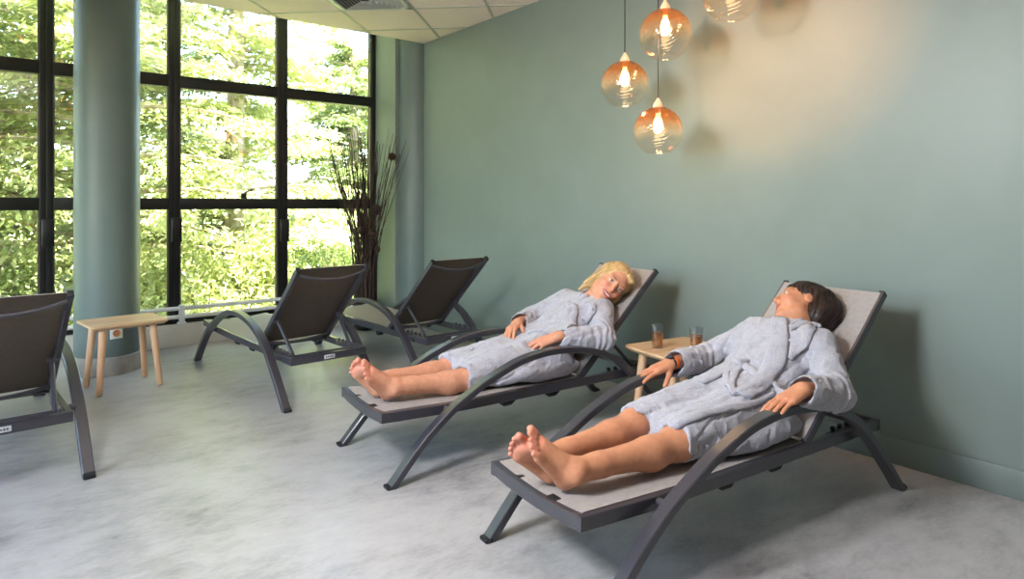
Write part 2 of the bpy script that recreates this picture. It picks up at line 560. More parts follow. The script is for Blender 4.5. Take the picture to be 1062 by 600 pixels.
# ------------------------------------------------------------------ sun loungers
def lounger():
    root = thing('sun_lounger', 'x', 'sun lounger')
    md = M['metal_dark']
    outer = [(0, 0), (.035, .04), (.17, .187), (.31, .302), (.41, .361), (.51, .415), (.60, .452), (.72, .494), (.82, .514), (.94, .524),
             (1.06, .519), (1.2, .497), (1.33, .458), (1.46, .391), (1.58, .290), (1.70, .163), (1.775, .08), (1.845, 0)]
    path = catmull(outer, 4)
    th, wd = .034, .052
    P = []
    for i, p in enumerate(path):
        d = path[min(i + 1, len(path) - 1)] - path[max(i - 1, 0)]
        d /= np.linalg.norm(d)
        nrm = np.array([-d[1], d[0]])
        P.append(p - nrm * th / 2)
    for s in (1, -1):
        y = s * .32
        pts = [Vector((p[0], y, max(p[1], .0))) for p in P]
        pts[0].z = .012; pts[-1].z = .012
        a = obj('side_arch', add_sweep(bmesh.new(), pts, rect_prof(wd, th)), md, root, angle=.5)
        for q, dx in ((pts[0], .002), (pts[-1], -.002)):
            obj('foot_cap', box((q.x + dx, y, .008), (.040, .050, .016), bevel=.004), M['rubber'], a)
    zr = lambda x: .328 - .016 * min(1, max(0, x / .4))
    yr = .253
    for s in (1, -1):
        pts = [Vector((x, s * yr, zr(x) - .024)) for x in np.linspace(0.0, 1.75, 12)]
        r = obj('side_rail', add_sweep(bmesh.new(), pts, rect_prof(.028, .048, .003)), md, root, angle=.5)
        for x in (.335, 1.60):
            obj('spacer', add_tube(bmesh.new(), [(x, s * (yr + .012), zr(x) - .02), (x, s * .30, zr(x) - .02)], .015, 14), md, r)
        for x in (.72, 1.02):
            bm = add_tube(bmesh.new(), [(x - .045, s * .235, zr(x) - .048), (x - .02, s * .235, zr(x) - .066), (x + .02, s * .235, zr(x) - .066), (x + .045, s * .235, zr(x) - .048)], .014, 10)
            obj('stacking_bumper', bm, M['rubber'], r)
        # notched rack for the strut
        rk = add_box(bmesh.new(), (1.56, s * .226, .292), (.30, .018, .03), bevel=.002)
        for k in range(5):
            add_box(rk, (1.45 + k * .055, s * .226, .315), (.016, .018, .026), rot=Matrix.Rotation(-.5, 3, 'Y'), bevel=.002)
        obj('notched_rack', rk, md, r)
    # foot crossbar sags in the middle
    pts = [Vector((.014, y, .304 - .016 * (1 - (y / .25) ** 2))) for y in np.linspace(-.253, .253, 15)]
    obj('foot_crossbar', add_sweep(bmesh.new(), pts, rect_prof(.028, .048, .003), side=Vector((1, 0, 0))), md, root, angle=.5)
    rb = obj('rear_crossbar', box((1.752, 0, .288), (.03, .534, .048), bevel=.003), md, root, angle=.5)
    pl = obj('maker_plate', box((1.7685, -.005, .288), (.004, .075, .026), bevel=.0015), M['plate'], rb, angle=.5)
    ik = bmesh.new()
    for k, (w_, h_) in enumerate(((.008, .010), (.006, .010), (.010, .006), (.006, .010), (.008, .008))):
        add_box(ik, (1.7708, -.005 + (k - 2) * .0115, .288), (.001, w_, h_))
    obj('plate_mark', ik, M['ink'], pl, sm=False)
    obj('hinge_crossbar', add_tube(bmesh.new(), [(1.215, -.24, .298), (1.215, .24, .298)], .011, 12), md, root)
    # seat sling
    def sheet(f, nu, nv, th, nrm):
        bm = bmesh.new()
        top = [[bm.verts.new(f(u / nu, v / nv)) for v in range(nv + 1)] for u in range(nu + 1)]
        bot = [[bm.verts.new(f(u / nu, v / nv) - Vector(nrm) * th) for v in range(nv + 1)] for u in range(nu + 1)]
        for u in range(nu):
            for v in range(nv):
                bm.faces.new((top[u][v], top[u + 1][v], top[u + 1][v + 1], top[u][v + 1]))
                bm.faces.new((bot[u][v], bot[u][v + 1], bot[u + 1][v + 1], bot[u + 1][v]))
        for u in range(nu):
            bm.faces.new((top[u][0], bot[u][0], bot[u + 1][0], top[u + 1][0]))
            bm.faces.new((top[u][nv], top[u + 1][nv], bot[u + 1][nv], bot[u][nv]))
        for v in range(nv):
            bm.faces.new((top[0][v], top[0][v + 1], bot[0][v + 1], bot[0][v]))
            bm.faces.new((top[nu][v], bot[nu][v], bot[nu][v + 1], top[nu][v + 1]))
        return bm
    def fs(u, v):
        x = .026 + u * 1.175
        y = (v - .5) * .486
        q = 1 - (2 * (v - .5)) ** 2
        edge = max(0, 1 - u / .06)
        return Vector((x, y, zr(x) + .003 - q * (.012 + .006 * edge)))
    def shade_reverse(o, n):
        # shade on the backlit reverse is put into a darker brown
        o.data.materials.append(M['sling_under_shade'])
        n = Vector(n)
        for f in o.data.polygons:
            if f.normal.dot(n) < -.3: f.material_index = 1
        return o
    ss = shade_reverse(obj('seat_sling', sheet(fs, 40, 16, .004, (0, 0, 1)), M['sling'], root), (0, 0, 1))
    for y in (-.085, .13):
        obj('sling_tab', box((.034, y, .318 - .010), (.03, .05, .018), bevel=.003), M['rubber'], ss)
    # backrest
    B0 = Vector((1.205, 0, .325)); B1 = Vector((1.815, 0, .887))
    D = (B1 - B0).normalized(); N = Vector((-D.z, 0, D.x)); LB = (B1 - B0).length
    for s in (1, -1):
        pts = [B0 + D * t + Vector((0, s * .247, 0)) - N * .014 for t in np.linspace(-.01, LB, 6)]
        br = obj('backrest_bar', add_sweep(bmesh.new(), pts, rect_prof(.026, .036, .003)), md, root, angle=.5)
        obj('bar_cap', box(B0 + D * (LB + .004) + Vector((0, s * .247, 0)) - N * .014, (.008, .027, .037), rot=Matrix.Rotation(-math.atan2(D.z, D.x), 3, 'Y'), bevel=.003), M['rubber'], br)
    def fb(u, v):
        y = (v - .5) * .496
        q = 1 - (2 * (v - .5)) ** 2
        return B0 + D * (u * (LB - .008)) + Vector((0, y, 0)) + N * (.006 - .014 * q * math.sin(PI * min(1, .15 + u * .85)))
    shade_reverse(obj('backrest_sling', sheet(fb, 30, 16, .004, N), M['sling'], root), N)
    pts = [B0 + D * (LB * .955 - .012 * (1 - (y / .24) ** 2)) + Vector((0, y, 0)) - N * (.022 + .045 * (1 - (y / .24) ** 2)) for y in np.linspace(-.24, .24, 17)]
    obj('backrest_crossbar', add_tube(bmesh.new(), pts, .011, 12), md, root)
    pts = [B0 + D * .03 + Vector((0, y, 0)) - N * (.02 + .03 * (1 - (y / .24) ** 2)) for y in np.linspace(-.24, .24, 17)]
    obj('backrest_crossbar', add_tube(bmesh.new(), pts, .011, 12), md, root)
    for s in (1, -1):
        p0 = B0 + D * (LB * .36) + Vector((0, s * .222, 0)) - N * .03
        p1 = Vector((1.665, s * .206, .300))
        st = obj('support_strut', add_tube(bmesh.new(), [p0, p1], .0115, 12), md, root)
        obj('strut_pivot', add_tube(bmesh.new(), [p0 + Vector((0, -s * .02, 0)), p0 + Vector((0, s * .03, 0))], .012, 12), md, st)
    obj('strut_foot_bar', add_tube(bmesh.new(), [(1.665, -.222, .300), (1.665, .222, .300)], .009, 10), md, root)
    return root

LG = {'A': ((1.44, 1.70), -5.3), 'B': ((1.416, 2.985), -4.3), 'C': ((1.629, 5.88), -86.5), 'D': ((2.66, 5.86), -88.0), 'E': ((-.10, 5.455), -86.0)}
LL = {'A': 'anthracite lounger holding the dark-haired person, nearest the camera',
      'B': 'anthracite lounger with the blonde person lying on it',
      'C': 'empty lounger facing the window, between the oak stool and the twig vase',
      'D': 'empty lounger in the corner beside the green wall, partly behind another',
      'E': 'empty lounger cut by the left edge of the photo, its dark back showing'}
LO = {}
base_l = lounger()
for i, k in enumerate('ABCDE'):
    o = base_l if i == 0 else copy_tree(base_l)
    (x, y), r = LG[k]
    o.location = (x, y, 0); o.rotation_euler = (0, 0, math.radians(r))
    o['label'] = LL[k]; o['group'] = 'identical sun loungers in the relaxation room'
    LO[k] = o

# ------------------------------------------------------------------ oak side tables
def side_table(loc, rz, label):
    t = thing('side_table', label, 'side table', (*loc, 0), rz, 'small oak side tables')
    ax, ay, cr, zt = .245, .20, .035, .475
    def outline(inset):
        out = []
        for cx_, cy_, a0 in ((1, 1, 0), (-1, 1, 90), (-1, -1, 180), (1, -1, 270)):
            for k in range(7):
                a = math.radians(a0 + k * 15)
                out.append((cx_ * (ax - cr) + math.cos(a) * (cr - 0) - inset * math.cos(a) * 1.0 - inset * 0, cy_ * (ay - cr) + math.sin(a) * cr - inset * math.sin(a)))
        return out
    bm = bmesh.new()
    rings = []
    for z, ins in ((zt - .034, .030), (zt - .016, .003), (zt - .012, 0), (zt - .003, 0), (zt, .003)):
        rings.append([bm.verts.new((x, y, z)) for x, y in outline(ins)])
    n = len(rings[0])
    for A_, B_ in zip(rings, rings[1:]):
        for k in range(n):
            bm.faces.new((A_[k], A_[(k + 1) % n], B_[(k + 1) % n], B_[k]))
    bm.faces.new(rings[0][::-1]); bm.faces.new(rings[-1])
    obj('table_top', bm, M['wood'], t, angle=.4)
    for sx in (1, -1):
        for sy in (1, -1):
            p0 = Vector((sx * .155, sy * .120, zt - .030)); p1 = Vector((sx * .190, sy * .160, 0.004))
            obj('leg', add_tube(bmesh.new(), [p1, p1.lerp(p0, .02), p0], [.0165, .0185, .026], 20), M['wood_leg'], t, angle=.8)
    return t
side_table((.71, 5.335), math.radians(8), 'small oak table standing in front of the round column')
side_table((3.08, 2.325), math.radians(-10), 'small oak table between the two occupied loungers, two glasses on it')

def tumbler(x, y, z, label):
    t = thing('tea_glass', label, 'glass', (x, y, z), 0, 'tea glasses on the small table')
    ro, ri, hh = .039, .030, .132
    prof = [(0.0, .0), (ri - .002, .0), (ri, .003), (ro, hh), (ro - .0022, hh), (ri - .0022 + .001, .012), (0, .010)]
    obj('glass_body', add_lathe(bmesh.new(), prof, 12), M['tumbler'], t, angle=.25)
    lv = .086
    rr = lambda zz: ri - .0032 + .001 + (ro - ri) * (zz - .012) / (hh - .012)
    obj('tea', add_lathe(bmesh.new(), [(0, .0125), (rr(.0125), .0125), (rr(lv), lv), (0, lv)], 12), M['tea'], t, angle=.25)
tumbler(2.965, 2.385, .4755, 'glass of pale tea nearer the blonde person, fully visible on the table')
tumbler(3.07, 2.195, .4755, 'glass of pale tea half hidden behind the dark-haired person\'s sleeve')

# ------------------------------------------------------------------ pendants
def pendant(x, y, z, r, label, strength=1.0):
    t = thing('pendant_lamp', label, 'pendant lamp', (x, y, z), 0, 'amber glass globe pendants')
    a0 = math.radians(150); a1 = math.radians(12)
    n = 28
    prof = [(r * math.sin(a0 + (a1 - a0) * k / n), r * math.cos(a0 + (a1 - a0) * k / n)) for k in range(n + 1)]
    inner = [(p * (1 - .012), q * (1 - .012)) for p, q in prof[::-1]]
    bm = add_lathe(bmesh.new(), prof, 48)
    obj('glass_globe', bm, M['globe'], t)
    rim = [(prof[0][0] + .003 * math.cos(k * PI / 4), prof[0][1] + .003 * math.sin(k * PI / 4)) for k in range(8)]
    obj('globe_rim', add_lathe(bmesh.new(), rim, 48, close=True), M['globe'], t)
    capz = r * math.cos(a1)
    obj('lamp_holder', add_lathe(bmesh.new(), [(0, capz - .035), (.016, capz - .035), (.018, capz - .004), (.030, capz + .001), (.026, capz + .018), (.012, capz + .042), (.005, capz + .055), (0, capz + .056)], 24), M['cap'], t, angle=.9)
    bz = capz - .035
    prof_b = [(0, bz - .115), (.014, bz - .112), (.024, bz - .098), (.027, bz - .075), (.023, bz - .04), (.012, bz - .012), (.012, bz), (0, bz)]
    obj('bulb', add_lathe(bmesh.new(), prof_b, 20), M['bulb'], t)
    obj('cord', add_tube(bmesh.new(), [(0, 0, capz + .05), (0, 0, ZC - z - .02)], .0035, 8), M['cord'], t)
    obj('ceiling_rose', add_lathe(bmesh.new(), [(0, ZC - z - .028), (.03, ZC - z - .028), (.042, ZC - z - .02), (.045, ZC - z - .001), (0, ZC - z - .001)], 28), M['cord'], t, angle=.7)
    ld = bpy.data.lights.new('bulb_light', 'POINT')
    ld.energy = PEND * strength; ld.color = (1.0, .66, .38); ld.shadow_soft_size = .03
    lo = bpy.data.objects.new('bulb_light', ld); link(lo, t); lo.location = (0, 0, bz - .15)
PEND = 4.0
pendant(3.0, 2.661, 2.026, .142, 'amber globe pendant hanging leftmost in the cluster')
pendant(3.0, 2.356, 2.267, .147, 'larger amber globe pendant hanging high between its neighbours')
pendant(3.0, 2.407, 1.719, .140, 'amber globe pendant hanging lowest of the cluster')
pendant(3.0, 1.927, 2.395, .147, 'globe pendant cut by the top edge, only its clear bottom showing')

# ------------------------------------------------------------------ twig arrangement
tv = thing('twig_vase', 'tall bundle of dark dry twigs with woven balls in the window corner', 'twig arrangement', (3.0, 6.2, 0))
obj('pot', add_lathe(bmesh.new(), [(0, .002), (.10, .002), (.125, .03), (.13, .28), (.135, .30), (.122, .30), (.115, .27), (0, .26)], 32), M['pot'], tv, angle=.8)
rg = random.Random(5)
for k in range(94):
    a = rg.uniform(0, 2 * PI); rad = .118 * math.sqrt(rg.random())
    x0, y0 = rad * math.cos(a), rad * math.sin(a)
    dense = k < 30
    sp = rg.gauss(0, .06) if dense else rg.choice((-1, -1, 1)) * rg.uniform(.03, .58)
    sp = max(-.56, min(.52, sp))
    top = rg.uniform(1.25, 2.05) if dense else rg.uniform(1.72, 2.16) - abs(sp) * .25
    dy = rg.uniform(-.14, .08) if sp < .08 else rg.uniform(-.10, -.02) - .85 * (sp - .08)
    pts = []
    for j in range(9):
        s = j / 8
        z = .265 + (top - .265) * s
        f = max(0, (z - .95) / 1.2) ** 1.25 if dense else max(0, (z - .55) / 1.6) ** 1.1
        wig = .008 * math.sin(7 * s + k)
        pts.append((x0 * (1 - .2 * s) + sp * f + wig, y0 * (1 - .2 * s) + dy * f + .006 * math.cos(6 * s + k), z))
    r0 = rg.uniform(.006, .0105) if dense else rg.uniform(.0045, .0075)
    obj('twig', add_tube(bmesh.new(), pts, [r0 * (1 - .66 * j / 8) for j in range(9)], 6), M['twig'], tv)
for (x, y, z, r) in ((.065, -.12, 1.235, .052), (.235, -.13, 1.79, .036), (.01, -.13, .99, .045), (.07, -.12, .83, .03), (-.10, -.10, 1.03, .032)):
    # the cane each ball is threaded on
    e = Vector((x, y, z)); s0 = Vector((x * .25, y * .4, .27)); m0 = Vector((x * .45, y * .7, .27 + (z - .27) * .55))
    tp = e + (e - m0).normalized() * .22
    obj('twig', add_tube(bmesh.new(), [tuple(q) for q in catmull([s0, m0, e, tp], 4)], [.008 - .005 * j / 12 for j in range(13)], 6), M['twig'], tv)
    bm = bmesh.new()
    for k in range(9):
        ax = Vector((rg.gauss(0, 1), rg.gauss(0, 1), rg.gauss(0, 1))).normalized()
        a_, b_ = frame_of(ax)
        off = ax * r * rg.uniform(-.35, .35)
        rr = math.sqrt(max(1e-6, r * r - off.length ** 2))
        ring = [off + (a_ * math.cos(2 * PI * j / 20) + b_ * math.sin(2 * PI * j / 20)) * rr + Vector((x, y, z)) for j in range(21)]
        add_tube(bm, ring, .006, 6, cap=False)
    bmesh.ops.create_icosphere(bm, subdivisions=2, radius=r * .8, matrix=Matrix.Translation((x, y, z)))
    obj('woven_ball', bm, M['rattan'], tv)
# ------------------------------------------------------------------ people: smooth bodies grown from joint chains
class Shape:
    """ordered list of soft primitives blended into one distance field"""
    def __init__(self):
        self.p = []
        self.disp = None
    def cone(self, a, b, r1, r2=None, k=.02, op='u'):
        a = np.array(a, float); b = np.array(b, float)
        self.p.append(('c', a, b, r1, r1 if r2 is None else r2, k, op)); return self
    def ell(self, c, r, R=None, k=.02, op='u'):
        self.p.append(('e', np.array(c, float), np.array(r, float), None if R is None else np.array(R, float), 0, k, op)); return self
    def ball(self, c, r, k=.02, op='u'):
        return self.cone(c, np.array(c, float) + 1e-5, r, r, k, op)
    def half(self, o, n, k=.004, wave=None):
        """keep the side the normal points to"""
        n = np.array(n, float); n /= np.linalg.norm(n)
        self.p.append(('h', np.array(o, float), n, wave, 0, k, 'i')); return self
    @staticmethod
    def d1(q, P):
        if q[0] == 'c':
            a, b, r1, r2 = q[1:5]
            ba = b - a; pa = P - a
            h = np.clip((pa @ ba) / (ba @ ba), 0, 1)
            return np.linalg.norm(pa - h[:, None] * ba, axis=1) - (r1 + (r2 - r1) * h)
        if q[0] == 'e':
            L = P - q[1]
            if q[3] is not None: L = L @ q[3].T
            k0 = np.linalg.norm(L / q[2], axis=1); k1 = np.linalg.norm(L / q[2] ** 2, axis=1) + 1e-9
            return k0 * (k0 - 1) / k1
        d = -(P - q[1]) @ q[2]
        return d if q[3] is None else d + q[3](P)
    @staticmethod
    def comb(d, e, k, op):
        if op == 'u':
            if d is None: return e
            h = np.maximum(k - np.abs(d - e), 0) / k
            return np.minimum(d, e) - h * h * k * .25
        if op == 's': e = -e
        h = np.maximum(k - np.abs(d - e), 0) / k
        return np.maximum(d, e) + h * h * k * .25
    def f(self, P, idx=None, disp=True):
        d = None
        for i in (range(len(self.p)) if idx is None else idx):
            q = self.p[i]
            if d is None and q[6] != 'u': continue
            d = self.comb(d, self.d1(q, P), q[5], q[6])
        if d is None: d = np.full(len(P), 1.0)
        if disp and self.disp is not None: d = d + self.disp(P)
        return d
    def grad(self, P, e=.003):
        g = np.stack([self.f(P + e * np.eye(3)[i]) - self.f(P - e * np.eye(3)[i]) for i in range(3)], 1)
        return g / (np.linalg.norm(g, axis=1, keepdims=True) + 1e-9)
    def mesh(self, h, lo, hi, B=10):
        lo = np.array(lo, float); hi = np.array(hi, float)
        nb = np.ceil((hi - lo) / (h * B)).astype(int)
        N = nb * B
        V = np.full(N, 1.0, np.float32)
        ax = [lo[i] + h * B * (np.arange(nb[i]) + .5) - h * .5 for i in range(3)]
        Cc = np.stack(np.meshgrid(*ax, indexing='ij'), -1).reshape(-1, 3)
        rad = h * B * .87 + .012
        D = np.full(len(Cc), 1e3); each = []
        for q in self.p:
            e = self.d1(q, Cc); each.append(e)
            if q[6] == 'u': D = np.minimum(D, e)
        each = np.array(each)
        full = self.f(Cc, disp=False)
        keep = np.where(np.abs(full) < rad * 1.6 + .02)[0]
        V4 = V.reshape(nb[0], B, nb[1], B, nb[2], B)
        inside = (full < 0).reshape(nb)
        V4[:] = np.where(inside, -1.0, 1.0)[:, None, :, None, :, None]
        loc = np.stack(np.meshgrid(*[np.arange(B) * h] * 3, indexing='ij'), -1).reshape(-1, 3)
        for c in keep:
            i, j, k = np.unravel_index(c, nb)
            P = loc + lo + np.array([i, j, k]) * h * B
            idx = []
            for m, q in enumerate(self.p):
                if q[6] == 'u':
                    if each[m][c] < D[c] + 2 * rad + q[5]: idx.append(m)
                elif q[6] == 's':
                    if each[m][c] < rad * 2 + q[5]: idx.append(m)
                elif each[m][c] > -rad * 2 - q[5]: idx.append(m)
            V4[i, :, j, :, k, :] = self.f(P, idx).reshape(B, B, B)
        # surface nets
        s = V < 0
        act = np.zeros(N - 1, np.int8)
        for a in (0, 1):
            for b in (0, 1):
                for c in (0, 1):
                    act += s[a:N[0] - 1 + a, b:N[1] - 1 + b, c:N[2] - 1 + c]
        cells = np.argwhere((act > 0) & (act < 8))
        cid = np.full(N - 1, -1, np.int32)
        cid[tuple(cells.T)] = np.arange(len(cells))
        acc = np.zeros((len(cells), 3)); cnt = np.zeros(len(cells))
        for axis in range(3):
            o1, o2 = [t for t in range(3) if t != axis]
            for a in (0, 1):
                for b in (0, 1):
                    p0 = cells.copy(); p0[:, o1] += a; p0[:, o2] += b
                    p1 = p0.copy(); p1[:, axis] += 1
                    v0 = V[tuple(p0.T)]; v1 = V[tuple(p1.T)]
                    m = (v0 < 0) != (v1 < 0)
                    t = np.zeros(len(cells)); t[m] = v0[m] / (v0[m] - v1[m])
                    q = p0.astype(float); q[:, axis] += t
                    acc[m] += q[m]; cnt[m] += 1
        verts = lo + h * acc / cnt[:, None]
        F = []
        for axis in range(3):
            o1, o2 = [(1, 2), (2, 0), (0, 1)][axis]
            sl0 = [slice(1, n - 1) for n in N]; sl1 = [slice(1, n - 1) for n in N]
            sl0[axis] = slice(1, N[axis] - 2); sl1[axis] = slice(2, N[axis] - 1)
            A, Bq = s[tuple(sl0)], s[tuple(sl1)]
            e = np.argwhere(A != Bq) + 1
            flip = ~s[tuple(e.T)]
            q = []
            for d1_, d2_ in ((0, 0), (-1, 0), (-1, -1), (0, -1)):
                z = e.copy(); z[:, o1] += d1_; z[:, o2] += d2_
                q.append(cid[tuple(z.T)])
            q = np.stack(q, 1)
            q[flip] = q[flip][:, ::-1]
            F.append(q)
        F = np.concatenate(F); F = F[(F >= 0).all(1)]
        return verts, F[:, ::-1]

def relax(verts, F, it=1, lam=.5):
    n = len(verts)
    E = np.concatenate([F[:, [0, 1]], F[:, [1, 2]], F[:, [2, 3]], F[:, [3, 0]]])
    for _ in range(it):
        acc = np.zeros_like(verts); c = np.zeros(n)
        np.add.at(acc, E[:, 0], verts[E[:, 1]]); np.add.at(c, E[:, 0], 1)
        np.add.at(acc, E[:, 1], verts[E[:, 0]]); np.add.at(c, E[:, 1], 1)
        verts = verts + lam * (acc / c[:, None] - verts)
    return verts

def np_obj(name, verts, F, mats, parent, colors=None, flat=False):
    me = bpy.data.meshes.new(name)
    me.vertices.add(len(verts)); me.vertices.foreach_set('co', verts.astype(np.float32).reshape(-1))
    nf = len(F); w = F.shape[1]
    me.loops.add(nf * w); me.loops.foreach_set('vertex_index', F.astype(np.int32).reshape(-1))
    me.polygons.add(nf)
    me.polygons.foreach_set('loop_start', np.arange(0, nf * w, w, dtype=np.int32))
    me.polygons.foreach_set('loop_total', np.full(nf, w, np.int32))
    me.update(calc_edges=True)
    me.validate()
    if colors is not None:
        at = me.color_attributes.new('Tone', 'FLOAT_COLOR', 'POINT')
        at.data.foreach_set('color', np.concatenate([colors, np.ones((len(colors), 1))], 1).astype(np.float32).reshape(-1))
    me.materials.append(mats)
    smooth(me)
    o = bpy.data.objects.new(name, me)
    return link(o, parent)

_G = np.random.default_rng(3).random((32, 32, 32))
def vnoise(P):
    """smooth value noise in [-1,1]"""
    i = np.floor(P).astype(int); t = P - i; t = t * t * (3 - 2 * t)
    r = 0
    for a in (0, 1):
        for b in (0, 1):
            for c in (0, 1):
                w = (t[:, 0] if a else 1 - t[:, 0]) * (t[:, 1] if b else 1 - t[:, 1]) * (t[:, 2] if c else 1 - t[:, 2])
                r = r + w * _G[(i[:, 0] + a) % 32, (i[:, 1] + b) % 32, (i[:, 2] + c) % 32]
    return r * 2 - 1

def unit(v):
    v = np.array(v, float); return v / np.linalg.norm(v)

def m_skin(name):
    t = NT(name)
    b = t.bsdf(Roughness=.48)
    b.inputs['Subsurface Weight'].default_value = .12
    b.inputs['Subsurface Radius'].default_value = (.012, .005, .003)
    b.inputs['Specular IOR Level'].default_value = .4
    a = t.n('ShaderNodeAttribute', attribute_name='Tone')
    v = t.coord()
    nz = t.noise(v, 45, 4)
    r = t.ramp(nz.outputs[0], [(.3, (.90, .86, .84)), (.7, (1.06, 1.06, 1.06))])
    mx = t.n('ShaderNodeMix', data_type='RGBA', blend_type='MULTIPLY')
    mx.inputs[0].default_value = 1.0
    t.l(a.outputs['Color'], mx.inputs[6]); t.l(r.outputs[0], mx.inputs[7])
    t.l(mx.outputs[2], b.inputs['Base Color'])
    n2 = t.noise(v, 260, 3)
    t.bump(n2.outputs[0], .12, .001, b)
    return t.m
M['skin'] = m_skin('skin')

def m_terry(name, rib=False):
    t = NT(name)
    b = t.bsdf(Roughness=.95)
    b.inputs['Specular IOR Level'].default_value = .1
    b.inputs['Sheen Weight'].default_value = .35
    b.inputs['Sheen Roughness'].default_value = .6
    v = t.coord()
    n1 = t.noise(v, 210, 4, .7)
    n2 = t.noise(v, 38, 4, .6)
    a = t.n('ShaderNodeMath', operation='MULTIPLY_ADD'); a.inputs[1].default_value = .35
    t.l(n2.outputs[0], a.inputs[0]); t.l(n1.outputs[0], a.inputs[2])
    r = t.ramp(a.outputs[0], [(.36, lin((126, 122, 132))), (.66, lin((168, 165, 174))), (.95, lin((198, 194, 203)))])
    t.l(r.outputs[0], b.inputs['Base Color'])
    t.bump(a.outputs[0], .8, .005, b)
    return t.m
M['terry'] = m_terry('grey_terry_cloth')
M['terry_band'] = m_terry('grey_terry_band')

def m_hair(name, c0, c1, c2, R=None):
    """streaks run along the fall of the hair: noise squeezed across it in the head's own axes"""
    t = NT(name)
    b = t.bsdf(Roughness=.45)
    b.inputs['Specular IOR Level'].default_value = .35
    v = t.coord()
    if R is not None:
        mp = t.n('ShaderNodeMapping')
        mp.inputs['Rotation'].default_value = Matrix(R.tolist()).to_euler()
        t.l(v, mp.inputs[0]); v = mp.outputs[0]
    m2 = t.n('ShaderNodeMapping'); m2.inputs['Scale'].default_value = (34, 210, 16)
    t.l(v, m2.inputs[0])
    nz = t.noise(m2.outputs[0], 1.0, 4, .6, .5)
    r = t.ramp(nz.outputs[0], [(.3, c0), (.5, c1), (.72, c2)])
    t.l(r.outputs[0], b.inputs['Base Color'])
    t.bump(nz.outputs[0], .5, .003, b)
    return t.m
M['band_orange'] = mat_noise('orange_band', lin((236, 98, 20)), lin((246, 116, 34)), 40, .45)
M['band_black'] = mat_noise('black_tag', lin((20, 20, 24)), lin((32, 32, 38)), 40, .35)
M['loop_dark'] = mat_noise('dark_hanging_loop', lin((34, 34, 44)), lin((50, 50, 60)), 80, .8)

def hand(S, wrist, knuck, up, thumb_side, curl, sc=1.06, spread=.16, thumb=None, extra=None, k=.004):
    """palm and five separate jointed fingers; up = back of the hand, thumb_side = +1 when the thumb lies at up x d"""
    wrist = np.array(wrist, float); knuck = np.array(knuck, float)
    d = unit(knuck - wrist); up = unit(np.array(up, float) - d * np.dot(up, d))
    w = np.cross(up, d) * thumb_side          # towards the thumb
    L = np.linalg.norm(knuck - wrist)
    tips = {}
    offs = [.030, .010, -.010, -.028]          # index .. little
    lens = [(.043, .025, .021), (.047, .029, .022), (.044, .027, .021), (.034, .021, .018)]
    rad = [.0098, .0100, .0095, .0084]
    back = [0, .004, -.001, -.009]
    kn = []
    for i in range(4):
        p = wrist + d * (L + back[i] * sc) + w * offs[i] * sc - up * (.004 if i in (0, 3) else 0)
        kn.append(p)
        q = wrist + d * .012 + w * offs[i] * .62 * sc
        S.cone(q, p, .0155 * sc, .0125 * sc, k=.012)
    S.ell(wrist + d * L * .52 - up * .004, np.array([L * .58, .034 * sc, .0135 * sc]), np.stack([d, w, up]), k=.014)
    for i in range(4):
        a = (i - 1.5) * -spread
        fd = unit(d * math.cos(a) + w * math.sin(a))
        p = kn[i]; ang = 0.0
        cu = curl[i] if isinstance(curl[i], (tuple, list)) else (curl[i], curl[i] * 1.1, curl[i] * .8)
        for j in range(3):
            ang += cu[j]
            dv = fd * math.cos(ang) - up * math.sin(ang)
            p2 = p + dv * lens[i][j] * sc
            S.cone(p, p2, rad[i] * sc * (1 - .07 * j), rad[i] * sc * (1 - .07 * (j + 1)), k=.0035)
            if j == 0: S.ball(p + up * .001, rad[i] * sc * 1.10, k=.006)
            p = p2
        tips[i] = p
    # thumb leaves the side of the palm near its base
    tb = wrist + d * .022 + w * .020 * sc - up * .006
    td = unit(d * .72 + w * .62 - up * .30) if thumb is None else unit(d * thumb[0] + w * thumb[1] + up * thumb[2])
    p1 = tb + td * .040 * sc; td2 = unit(td + d * .35 - up * .05)
    p2 = p1 + td2 * .032 * sc; td3 = unit(td2 + d * .15)
    p3 = p2 + td3 * .025 * sc
    S.cone(tb, p1, .0165 * sc, .0125 * sc, k=.012)
    S.cone(p1, p2, .0122 * sc, .0108 * sc, k=.004)
    S.cone(p2, p3, .0108 * sc, .0092 * sc, k=.004)
    tips['t'] = p3
    return tips

